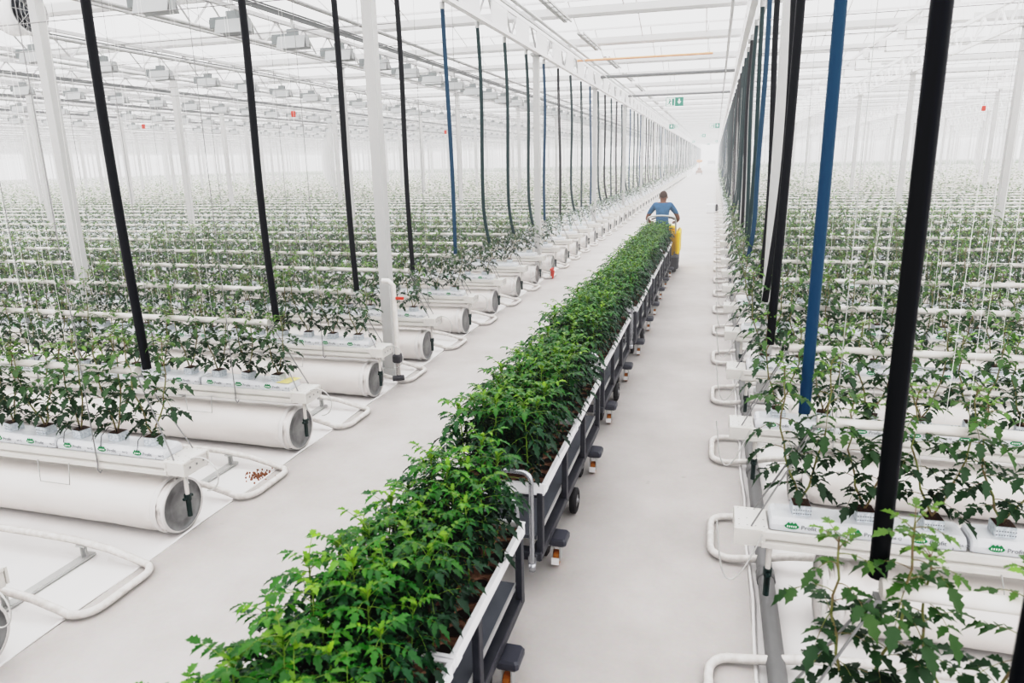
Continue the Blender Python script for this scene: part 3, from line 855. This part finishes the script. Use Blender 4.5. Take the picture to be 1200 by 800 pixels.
def tray_meshes():
    L, w = 1.105, CW / 2; z0, z1 = 0, .062
    b = MB()
    for sg in (-1, 1):
        x0, x1 = sorted((sg * w, sg * (w - .010))); b.box(x0, x1, 0, L, z0, z1)
        x0, x1 = sorted((sg * (w + .006), sg * (w - .018))); b.box(x0, x1, -.004, L + .004, z1, z1 + .008)
    for y in (0, L - .01):
        b.box(-w + .01, w - .01, y, y + .01, z0, z1); b.box(-w + .018, w - .018, y - .004, y + .016, z1, z1 + .008)
    b.box(-w, w, 0, L, -.004, .002)
    for sg in (-1, 1):
        for y in (.05, L - .05): b.box(sg * w - .009, sg * w + .009, y - .03, y + .03, z0 + .01, z1 + .014)
    rim = b.mesh('rim', M['tray'])
    b = MB(); b.box(-w + .011, w - .011, .011, L - .011, .004, .034)
    for i in range(5):
        for j in range(9):
            x = -.232 + i * .116; y = .075 + j * .119
            ring = [(x + .036 * math.cos(q * PI / 6), y + .036 * math.sin(q * PI / 6), .0352) for q in range(12)]
            b.add(ring, [tuple(range(12))], 1)
            for q in range(12):
                a0, a1 = q * PI / 6, (q + 1) * PI / 6
                b.add([(x + .036 * math.cos(a0), y + .036 * math.sin(a0), .034), (x + .036 * math.cos(a1), y + .036 * math.sin(a1), .034), (x + .043 * math.cos(a1), y + .043 * math.sin(a1), .044), (x + .043 * math.cos(a0), y + .043 * math.sin(a0), .044)], [(0, 1, 2, 3)])
    return rim, b.mesh('pot_bed', [M['peat'], M['hole']])
CP = cart_parts(); TR = tray_meshes()
CN = ['cut off by the lower edge', 'second', 'third', 'fourth', 'fifth', 'hitched right behind the yellow tractor']
cart_lab = ['dark steel plant cart nearest the camera, cut off by the lower edge', 'dark steel plant cart, second of the train from the lower edge', 'dark steel plant cart, third of the train from the lower edge',
            'dark steel plant cart, fourth of the train from the lower edge', 'dark steel plant cart, second behind the yellow tractor', 'dark steel plant cart hitched right behind the yellow tractor']
where = ['cart nearest the camera', 'second cart from the lower edge', 'third cart from the lower edge', 'fourth cart from the lower edge', 'second cart behind the yellow tractor', 'cart right behind the yellow tractor']

def young(seed):
    rnd = random.Random(seed); st, lf = MB(), MB()
    h = rnd.uniform(.40, .50); n = 7; ax, ay = rnd.uniform(-.03, .03), rnd.uniform(-.03, .03)
    pts = [Vector((ax * (i / n) ** 1.5, ay * (i / n) ** 1.5, h * i / n)) for i in range(n + 1)]
    st.tube(pts, [.0052 - .0024 * i / n for i in range(n + 1)], 6)
    az = rnd.uniform(0, 6.28); nl = 25
    for i in range(nl):
        u = .20 + .80 * (i / (nl - 1)) ** .8; j = min(n - 1, int(u * n)); c = pts[j].lerp(pts[j + 1], min(1, u * n - j))
        az += 2.4 + rnd.uniform(-.4, .4)
        top = max(0, u - .72) / .28
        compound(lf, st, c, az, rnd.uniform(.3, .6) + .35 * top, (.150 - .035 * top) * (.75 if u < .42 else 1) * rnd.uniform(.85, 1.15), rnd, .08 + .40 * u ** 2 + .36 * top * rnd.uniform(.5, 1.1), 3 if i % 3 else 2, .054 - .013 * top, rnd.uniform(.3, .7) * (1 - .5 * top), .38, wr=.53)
    for q in range(5):
        a = rnd.uniform(0, 6.28); d = Vector((math.cos(a) * .6, math.sin(a) * .6, .8))
        leaflet(lf, pts[-1] - Vector((0, 0, .01 * q)), d, Vector((0, 0, 1)), .055, .026, rnd.uniform(.8, 1.0), .25)
    return st.mesh('stem', young_stem), lf.mesh('foliage', young_mat)
YG_ = [young(300 + i) for i in range(10)]
yr = random.Random(5)
for n, cy in enumerate(CARTY):
    cx = CX + (.0, .0, -.03, 0, .0, .01)[n]
    t = thing('plant_cart', cart_lab[n], 'plant cart', (cx, cy, 0), yr.uniform(-.006, .006), 'towed plant carts')
    for nm, me, subs in CP:
        o = link(nm, me, t)
        for snm, sme in subs or (): link(snm, sme, o)
    for q in (0, 1):
        r = thing('plant_tray', 'white-rimmed plant tray on the %s end of the %s' % ('rear' if q == 0 else 'front', where[n]), 'plant tray', (cx + yr.uniform(-.004, .004), cy + (-1.115 if q == 0 else .008), .69), 0, 'plant trays on the carts')
        link('rim', TR[0], r); link('pot_bed', TR[1], r)
        for i in range(5):
            for j in range(5):
                jj = j * 2 + (i % 2) if j * 2 + (i % 2) < 9 else j * 2 - 1
                x = cx - .022 + (-.232 + i * .116) * .88; y = cy + (-1.115 if q == 0 else .008) + .075 + (j * 1.9 + (i % 2) * .9) * .119
                y = min(y, cy + (-1.115 if q == 0 else .008) + 1.06)
                p = thing('young_plant', 'bushy young plant in the %s tray of the %s' % ('rear' if q == 0 else 'front', where[n]), 'young plant', (x, y, .728), yr.uniform(0, 6.28), 'young plants in the %s tray of the %s' % ('rear' if q == 0 else 'front', where[n]))
                st, lf = YG_[yr.randrange(10)]; sc = yr.uniform(.90, 1.12) * (.93 if n == 0 else 1.0)
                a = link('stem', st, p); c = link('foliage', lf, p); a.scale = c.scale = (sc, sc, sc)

# ------------------------------------------------------------------ tow tractor and driver
TX, TY = -1.17, 17.55
t = thing('tow_tractor', 'yellow and charcoal stand-on tow tractor pulling the plant carts', 'tow tractor', (TX, TY, 0))
b = MB(); b.box(-.40, .40, -.62, .75, .10, .145, 0, .02); b.box(-.44, .44, -.66, -.52, .10, .42, 0, .04); b.box(-.42, -.30, -.55, .2, .22, .44, 0, .03); b.box(.30, .42, -.55, .2, .22, .44, 0, .03)
b.build('chassis', M['darkgrey'], t)
b = MB()
for sg in (-1, 1):
    x0, x1 = sorted((sg * .44, sg * .35)); b.box(x0, x1, -.50, .50, .42, .98, 0, .035)
b.box(-.40, .40, .22, .86, .24, .92, 0, .06); b.box(-.30, .30, .30, .80, .92, 1.02, 0, .04)
b.build('body_cover', M['yellow'], t)
b = MB(); b.box(-.34, .34, -.50, .20, .145, .16); b.build('platform_mat', M['black'], t)
b = MB(); pts = []
for i in range(13):
    q = -PI / 2 + i / 12 * PI; pts.append((.31 * math.sin(q), -.40 - .10 * math.cos(q), 1.28 + .06 * math.cos(q)))
b.tube([(-.34, -.30, .9), (-.33, -.36, 1.22)] + pts + [(.33, -.36, 1.22), (.34, -.30, .9)], .022, 8); b.build('back_rail', M['galv'], t)
b = MB(); b.tube([(0, .42, .95), (0, .30, 1.22)], .04, 10); b.build('steering_column', M['darkgrey'], t)
b = MB(); b.tube([(-.27, .16, 1.20), (-.2, .26, 1.23), (0, .30, 1.24), (.2, .26, 1.23), (.27, .16, 1.20)], .016, 8); b.build('handlebar', M['black'], t)
for x, y, r in ((-.33, -.38, .15), (.33, -.38, .15), (0, .62, .14)):
    b = MB(); b.lathe([(-.05, .05), (-.05, r - .02), (-.035, r), (.035, r), (.05, r - .02), (.05, .05)], 'x', (x, y, r), 24); w = b.build('wheel', M['tyre'], t)
    b = MB(); b.lathe([(-.052, .001), (-.052, .055), (.052, .055), (.052, .001)], 'x', (x, y, r), 14); b.build('wheel_hub', M['hub'], w)
b = MB(); b.tube([(0, -.62, .24), (0, -.78, .26)], .025, 8); b.build('tow_hitch', M['frame'], t)

def skinned(name, joints, bones, radii, root):
    me = bpy.data.meshes.new(name); me.from_pydata(joints, bones, []); o = bpy.data.objects.new(name, me); COL.objects.link(o)
    sk = o.modifiers.new('s', 'SKIN'); sk.use_smooth_shade = True
    for i, r in enumerate(radii): me.skin_vertices[0].data[i].radius = r if isinstance(r, tuple) else (r, r)
    for d in me.skin_vertices[0].data: d.use_root = False
    me.skin_vertices[0].data[root].use_root = True
    su = o.modifiers.new('u', 'SUBSURF'); su.levels = 2; su.render_levels = 2
    dg = bpy.context.evaluated_depsgraph_get(); dg.update()
    m2 = bpy.data.meshes.new_from_object(o.evaluated_get(dg))
    bpy.data.objects.remove(o)
    return m2
# standing on the platform (z .25), leaning forward to the handlebar, head bowed; faces +y
PZ = .16
J = [(0, -.06, .90), (0, -.05, 1.05), (0, .0, 1.22), (0, .06, 1.36), (0, .12, 1.43), (0, .15, 1.475), (0, .165, 1.52), (0, .185, 1.59), (0, .19, 1.66),
     (-.185, .09, 1.385), (-.31, .10, 1.22), (-.375, .14, 1.06), (-.31, .27, .985), (-.285, .345, .975),
     (.185, .09, 1.385), (.31, .10, 1.22), (.375, .14, 1.06), (.31, .27, .985), (.285, .345, .975),
     (-.095, -.05, .86), (-.115, -.01, .48), (-.12, -.04, .10), (-.125, .06, .035), (-.13, .15, .03),
     (.095, -.05, .86), (.115, .0, .48), (.12, -.04, .10), (.125, .06, .035), (.13, .15, .03)]
Bn = [(0, 1), (1, 2), (2, 3), (3, 4), (4, 5), (5, 6), (6, 7), (7, 8), (3, 9), (9, 10), (10, 11), (11, 12), (12, 13), (3, 14), (14, 15), (15, 16), (16, 17), (17, 18),
      (0, 19), (19, 20), (20, 21), (21, 22), (22, 23), (0, 24), (24, 25), (25, 26), (26, 27), (27, 28)]
Rd = [(.165, .115), (.155, .115), (.165, .125), (.17, .12), (.085, .075), (.068, .066), (.080, .088), (.090, .105), (.066, .08),
      (.085, .085), (.06, .06), (.047, .047), (.038, .038), (.03, .022), (.085, .085), (.06, .06), (.047, .047), (.038, .038), (.03, .022),
      (.10, .10), (.07, .07), (.05, .05), (.045, .04), (.035, .025), (.10, .10), (.07, .07), (.05, .05), (.045, .04), (.035, .025)]
bm = skinned('person', J, Bn, Rd, 0)
body = MB()
vs = [tuple(v.co) for v in bm.vertices]
fs = [tuple(p.vertices) for p in bm.polygons]
for f in fs:
    c = Vector((0, 0, 0))
    for i in f: c += Vector(vs[i])
    c /= len(f)
    ax = abs(c.x)
    if c.z > 1.455 - .1 * max(0, ax - .08): mi = 0 if ax < .13 else 1
    elif ax > .235 and c.z < 1.19 and c.z > .9: mi = 0
    elif c.z > .93: mi = 1
    elif c.z > .10: mi = 2
    else: mi = 3
    body.f.append(f); body.m.append(mi); body.c.append(.5); body.sm.append(True)
body.v = vs
# face: nose, brow, eyes, mouth, ears
def blob(b, c, r, mi, n=8):
    prof = [(-1, .001)] + [(-math.cos(PI * i / 6), math.sin(PI * i / 6)) for i in range(1, 6)] + [(1, .001)]
    v = []; f = []
    for a, q in prof:
        for k in range(n): v.append((c[0] + r[0] * q * math.cos(2 * PI * k / n), c[1] + r[1] * q * math.sin(2 * PI * k / n), c[2] + r[2] * a))
    for i in range(len(prof) - 1):
        for k in range(n): f.append((i * n + k, i * n + (k + 1) % n, (i + 1) * n + (k + 1) % n, (i + 1) * n + k))
    b.add(v, f, mi, .5, True)
blob(body, (0, .295, 1.560), (.016, .022, .028), 0)
for sg in (-1, 1):
    blob(body, (sg * .092, .18, 1.575), (.012, .022, .034), 0)
    blob(body, (sg * .032, .28, 1.60), (.014, .01, .008), 4); blob(body, (sg * .032, .289, 1.60), (.005, .004, .005), 3)
blob(body, (0, .278, 1.52), (.026, .01, .007), 0)
# hands: four fingers closed around the bar and a thumb along the side of the palm
for sg in (-1, 1):
    hx = sg * .268; hy = .355 - .0; hz = .968
    for q, ln in enumerate((.9, 1.0, .96, .8)):
        x = hx - sg * (.027 - q * .018)
        body.tube([(x, hy - .02, hz + .012), (x, hy + .022 * ln, hz + .020), (x, hy + .04 * ln, hz - .006), (x, hy + .022, hz - .030 * ln), (x, hy - .002, hz - .026)], [.010, .0098, .009, .0085, .007], 6, 0)
    body.tube([(hx - sg * .03, hy - .045, hz), (hx - sg * .046, hy - .015, hz - .012), (hx - sg * .040, hy + .006, hz - .028)], [.011, .010, .008], 6, 0)
pt = thing('person', 'person in a blue T-shirt standing on the tractor with head bowed', 'person', (TX, TY - .14, PZ))
body.build('body', [M['skin'], M['shirt'], M['jeans'], M['shoe'], M['eye']], pt)
hb = MB(); v = []; n = 16
for i in range(7):
    q = i / 6 * PI * .5
    for k in range(n):
        a = 2 * PI * k / n
        v.append((.094 * math.sin(q) * math.cos(a), .172 + .112 * math.sin(q) * math.sin(a) * (.92 if math.sin(a) > 0 else 1), 1.612 + .118 * math.cos(q) - (.04 * max(0, -math.sin(a)) * (i / 6))))
hb.add(v, [(i * n + k, i * n + (k + 1) % n, (i + 1) * n + (k + 1) % n, (i + 1) * n + k) for i in range(6) for k in range(n)], 0, .5, True)
hb.build('cropped_hair', M['hair'], pt)

# ------------------------------------------------------------------ lamps, fan, signs, small things
def lamp_parts(m1, m2, m3):
    b = MB(); b.extrude([(-.11, .0), (-.13, -.02), (-.06, .16), (.06, .16), (.13, -.02), (.11, .0), (.05, .14), (-.05, .14)], -.30, .30)
    b.box(-.305, -.295, -.06, .06, .0, .16); b.box(.295, .305, -.06, .06, .0, .16); h = b.mesh('housing', m1)
    b = MB(); b.box(-.10, .10, -.05, .05, .155, .26); b.box(-.44, -.10, -.03, .03, .165, .20, 0); b.box(-.44, -.32, -.05, .05, .06, .17, 0); g = b.mesh('gear_box', m2)
    b = MB(); b.box(-.012, .012, -.03, -.02, .25, .42); b.box(-.012, .012, .02, .03, .25, .42); k = b.mesh('hanger', m3)
    return h, g, k
LPS = {-1: lamp_parts(M['lamp'], M['reflector'], M['galv']), 1: lamp_parts(M['bright'], M['white'], M['bright'])}  # right lamps: same fixtures whitened, washed-out glare put into their colour
for s, xs in ((-1, (-6.3, -10.9, -15.7, -20.4, -25.2)), (1, (3.0, 7.8))):
    for c, x in enumerate(xs):
        b = MB(); b.box(x - .02, x + .02, 2, 90, 4.80, 4.86); b.tube([(x + .05, 2, 4.87), (x + .05, 90, 4.87)], .014, 5)
        tag(b.build('ceiling_lamp_rail', M['cable'] if s < 0 else M['white']), 'lamp rail, %s line out %s of the path' % (nth(c + 1), SIDE[s]), 'rail')  # right rail whitened likewise, glare in the colour
        for j in range(0, 40):
            y = 7.35 + 1.42 * j - (.4 * c)
            if y > 62 or not seen((x, y, 4.5), 25, 12): continue
            if j < 12: lab, g = 'pale grow lamp, %s along the %s lamp rail out %s of the path' % (nth(j + 1), nth(c + 1), SIDE[s]), None
            else: lab, g = 'small pale grow lamp far along the %s lamp rail %s of the path' % (nth(c + 1), SIDE[s]), 'far grow lamps, rail %s %s' % (nth(c + 1), SIDE[s])
            o = thing('grow_lamp', lab, 'lamp', (x, y, 4.40), 0, g)
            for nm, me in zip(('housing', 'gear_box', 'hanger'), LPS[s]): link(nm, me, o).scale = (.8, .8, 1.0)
# heating pipes under the roof between the girders
for c in range(0, 9):
    for q in (-1.0, 1.15):
        x = -6.25 - 4.75 * c + q
        b = MB(); b.tube([(x, 0, 4.62), (x, 120, 4.62)], .03, 6)
        for j in range(0, 30): b.box(x - .006, x + .006, 2 + 4 * j, 2.012 + 4 * j, 4.64, 5.6)
        tag(b.build('ceiling_heating_pipe', M['steel']), 'pale heating pipe slung under the roof in the bays left of the path', 'pipe', 'roof heating pipes')
# circulation fan, upper left
t = thing('circulation_fan', 'dark round circulation fan in a white housing high among the trusses', 'fan', (-9.35, 8.3, 4.78))
b = MB(); b.lathe([(-.20, .27), (-.20, .30), (.16, .30), (.16, .27), (-.20, .27)], 'x', (0, 0, 0), 28); b.build('housing', M['white'], t)
b = MB()
for k in range(5):
    a = k * 2 * PI / 5; c, s_ = math.cos(a), math.sin(a); c2, s2 = math.cos(a + .7), math.sin(a + .7)
    b.add([(.03, .05 * c, .05 * s_), (.05, .26 * c, .26 * s_), (-.05, .26 * c2, .26 * s2), (-.03, .05 * c2, .05 * s2)], [(0, 1, 2, 3)])
b.lathe([(-.12, .001), (-.12, .07), (.1, .07), (.1, .001)], 'x', (0, 0, 0), 16); b.build('rotor', M['fan'], t)
b = MB(); b.lathe([(-.19, .001), (-.19, .268)], 'x', (0, 0, 0), 24); b.build('back_shroud', M['fan'], t)
b = MB()
for r in (.10, .16, .22, .275): b.tube([(.17, r * math.cos(q * PI / 12), r * math.sin(q * PI / 12)) for q in range(24)], .004, 4, closed=True)
for k in range(4): b.tube([(.17, .28 * math.cos(k * PI / 4), .28 * math.sin(k * PI / 4)), (.17, -.28 * math.cos(k * PI / 4), -.28 * math.sin(k * PI / 4))], .005, 4)
b.build('grille', M['galv'], t)
b = MB(); b.box(-.03, .03, -.29, -.27, .0, .45); b.box(-.03, .03, .27, .29, .0, .45); b.build('bracket', M['steel'], t)

def sign_parts(flip=False):
    w, h = .36, .175
    b = MB(); b.box(-w, w, -.012, .012, -h, h, 0, .004); brd = b.mesh('board', M['sign'])
    b = MB(); y = -.0135; m = -1 if flip else 1
    def poly(ps): b.add([(m * x, y, z) for x, z in ps], [tuple(range(len(ps))) if m > 0 else tuple(reversed(range(len(ps))))])
    poly([(-.34, -.16), (.02, -.16), (.02, .16), (-.34, .16)])
    # arrow
    poly([(.10, .02), (.28, .02), (.19, -.10)]); poly([(.155, .02), (.225, .02), (.225, .12), (.155, .12)])
    wh = b.mesh('white_panel', M['signwhite'])
    b = MB(); y = -.0150
    poly([(-.10, -.14), (-.02, -.14), (-.02, .13), (-.10, .13)])                     # the door
    e = [(-.20 + .028 * math.cos(q * PI / 5), .10 + .028 * math.sin(q * PI / 5)) for q in range(10)]; poly(e)
    poly([(-.235, -.02), (-.185, -.03), (-.165, .06), (-.215, .065)]); poly([(-.21, .04), (-.13, .01), (-.125, .03), (-.18, .07)])
    poly([(-.235, -.02), (-.19, -.03), (-.15, -.08), (-.17, -.14), (-.19, -.13), (-.18, -.085)]); poly([(-.235, -.02), (-.2, -.03), (-.25, -.10), (-.32, -.11), (-.32, -.09), (-.265, -.08)])
    fig = b.mesh('running_figure', M['sign'])
    b = MB()
    for x in (-.3, .3): b.tube([(x, 0, h), (x, 0, .9)], .008, 4)
    return brd, wh, fig, b.mesh('hanging_wire', M['galv'])
SG = {f: sign_parts(f) for f in (False, True)}
for px, py, f, lab, g in ((-1.80, 32.0, False, 'green exit sign with down arrow hanging high above the path, largest of all', None), (-3.15, 56.5, True, 'green exit sign, second back, over the left half of the path', None), (-.2, 57.5, False, 'green exit sign second back, hanging over the right half of the path', None),
                       (-1.55, 82, False, 'small green exit sign far back over the middle of the path', None), (-3.2, 112, True, 'tiny exit sign over the far end of the path', 'tiny far exit signs'), (-.2, 112, False, 'tiny exit sign over the far end of the path', 'tiny far exit signs'), (-1.5, 136, False, 'tiny exit sign over the far end of the path', 'tiny far exit signs')):
    o = thing('exit_sign', lab, 'exit sign', (px, py, 4.95), 0, g)
    for nm, me in zip(('board', 'white_panel', 'running_figure', 'hanging_wire'), SG[f]): link(nm, me, o)

for n, (p, lab) in enumerate((((-8.75, 13.9, 3.72), 'small red box hanging between the second and third hoses left of the path'), ((-9.3, 24.4, 3.7), 'small red box hanging far back between two black hoses left of the path'), ((-15.5, 17.0, 3.8), 'small red box hanging far out in the left rows'), ((6.4, 21.0, 3.7), 'small red box hanging over the rows right of the path'))):
    o = thing('alarm_box', lab, 'box', p); b = MB(); b.box(-.04, .04, -.03, .03, -.06, .06, 0, .01); b.build('case', M['red'], o)
    b = MB(); b.tube([(0, 0, .06), (0, 0, 1.2)], .004, 4); b.build('cord', M['cable'], o)
# red valve at the ninth loop
t = thing('red_valve', 'red valve handle standing at a pipe rail end beside the path', 'valve', (-3.52, rowy(8) + .62, 0))
b = MB(); b.tube([(0, 0, 0), (0, 0, .22)], .03, 8); b.box(-.02, .02, -.12, .12, .20, .24); b.tube([(.03, -.06, .02), (.06, -.07, .2)], .02, 6); b.build('handle', M['red'], t)
# tape and crumbs
b = MB(); b.add([(-.07, -.1, .0805), (.06, -.1, .0805), (.09, .09, .0805), (-.03, .09, .0805)], [(0, 1, 2, 3)]); o = b.build('yellow_card', M['yellowcard'])
o.location = (-3.80, rowy(2), SLZ); tag(o, 'pale yellow card lying on the slab end, third gutter left of the path', 'card')
b = MB(); cr = random.Random(9)
for i in range(110):
    x, y = -3.76 + cr.gauss(0, .06), rowy(2) - .62 + cr.gauss(0, .06); q = cr.uniform(.002, .006)
    b.box(x - q, x + q, y - q, y + q, -.012, q * .6)
tag(b.build('rusty_crumbs', M['crumbs']), 'rusty brown crumbs inside the second pipe rail loop left of the path', 'crumbs', None, 'stuff')
# valve box at the post left of the path
t = thing('valve_unit', 'dark valves and white pipe at the foot of the front post', 'valve', (-3.62, 7.55, 0))
b = MB(); b.tube([(0, 0, .14), (0, 0, 1.25), (-.06, 0, 1.30), (-.14, 0, 1.30)], .03, 10); b.build('riser_pipe', M['pipe'], t)
b = MB(); b.box(-.05, .05, -.06, .06, .30, .40, 0, .015); b.tube([(0, 0, .1), (0, 0, .32)], .03, 8); b.tube([(-.06, -.05, .1), (.06, .02, .1)], .035, 10); b.build('valve_body', M['darkgrey'], t)
b = MB(); b.box(.0, .12, -.015, .015, 1.08, 1.11); b.build('lever', M['red'], t)
# white box with a dark handle by the right edge, far off
t = thing('crate', 'small white crate with black handle at the right path edge far off', 'crate', (-.02, 36.2, 0))
b = MB(); b.box(-.30, .12, -.2, .2, .0, .45, 0, .03); b.build('box', M['white'], t)
b = MB(); b.box(.12, .22, -.10, .10, .1, .42, 0, .03); b.box(.24, .32, .1, .2, .12, .36, 0, .03); b.build('handle', M['black'], t)
# far vehicles
t = thing('tow_tractor', 'tiny orange and brown tow tractor far down the path', 'tow tractor', (-2.45, 118, 0))
b = MB(); b.box(-.5, .5, -.7, .7, .25, .7, 0, .08); b.box(-.3, .3, -.3, .5, .7, 1.1, 0, .08); b.build('chassis', mat('brown_paint', (120, 84, 62), .5), t)
b = MB(); b.box(-.45, .45, -.2, .5, 1.9, 2.3, 0, .1); b.tube([(0, 0, 1.1), (0, 0, 1.9)], .05, 6); b.build('canopy', M['orange'], t)
for x in (-.42, .42):
    b = MB(); b.lathe([(-.06, .02), (-.06, .24), (.06, .24), (.06, .02)], 'x', (x, -.35, .25), 16); b.build('wheel', M['tyre'], t)
t = thing('flat_trolley', 'dark low trolley blocking the far end of the path', 'trolley', (-1.3, 250, 0))
b = MB(); b.box(-1.3, 1.3, -.6, .6, .5, 1.6, 0, .1); b.build('load', M['darkgrey'], t)
for x in (-1.0, 1.0):
    b = MB(); b.lathe([(-.1, .02), (-.1, .3), (.1, .3), (.1, .02)], 'x', (x, 0, .3), 16); b.box(x - .05, x + .05, -.05, .05, .3, .6); b.build('wheel', M['tyre'], t)

# ------------------------------------------------------------------ light: haze given its own glow under a diffusing roof
w = bpy.data.worlds.new('glowing_haze'); SC.world = w; w.use_nodes = True
nt = w.node_tree; bg = nt.nodes['Background']; bg.inputs[0].default_value = (.86, .85, .86, 1); bg.inputs[1].default_value = 1.0
DENS = .0036
LF = (1.32, 1.30, 1.31, 1)
em = nt.nodes.new('ShaderNodeEmission'); em.inputs[0].default_value = LF; em.inputs[1].default_value = DENS  # emission added so the air itself glows as even fill light
ab = nt.nodes.new('ShaderNodeVolumeAbsorption'); ab.inputs[0].default_value = (0, 0, 0, 1); ab.inputs[1].default_value = DENS
ad = nt.nodes.new('ShaderNodeAddShader'); nt.links.new(em.outputs[0], ad.inputs[0]); nt.links.new(ab.outputs[0], ad.inputs[1])
nt.links.new(ad.outputs[0], nt.nodes['World Output'].inputs['Volume'])

# daylight coming down through the diffusing roof, one soft lamp over each block of bays
for i in range(-5, 3):
    for j in range(0, 8):
        la = bpy.data.lights.new('roof_daylight', 'AREA'); la.shape = 'SQUARE'; la.size = 16.0
        la.energy = ROOF_L * 16.0 * 16.0 * PI; la.color = (1.0, .99, .985)
        lo = bpy.data.objects.new('roof_daylight', la); COL.objects.link(lo); lo.location = (8 + 16 * i - 1.7, 2 + 16 * j, 8.2)
SC.view_settings.view_transform = 'Standard'
SC.view_settings.look = 'None'
SC.view_settings.exposure = EXPO
# film-like shoulder so that the bright hall keeps its soft whites
SC.view_settings.use_curve_mapping = True
cm = SC.view_settings.curve_mapping
cm.white_level = (6.0, 6.0, 6.0); cm.extend = 'HORIZONTAL'
cu = cm.curves[3]
while len(cu.points) > 2: cu.points.remove(cu.points[1])
for (x, y), p in zip(((0, 0), (1, .856)), cu.points): p.location = (x, y)
for x, y in SHOULDER: cu.points.new(x / 6.0, y)
for p in cu.points: p.handle_type = 'AUTO_CLAMPED'
cm.update()
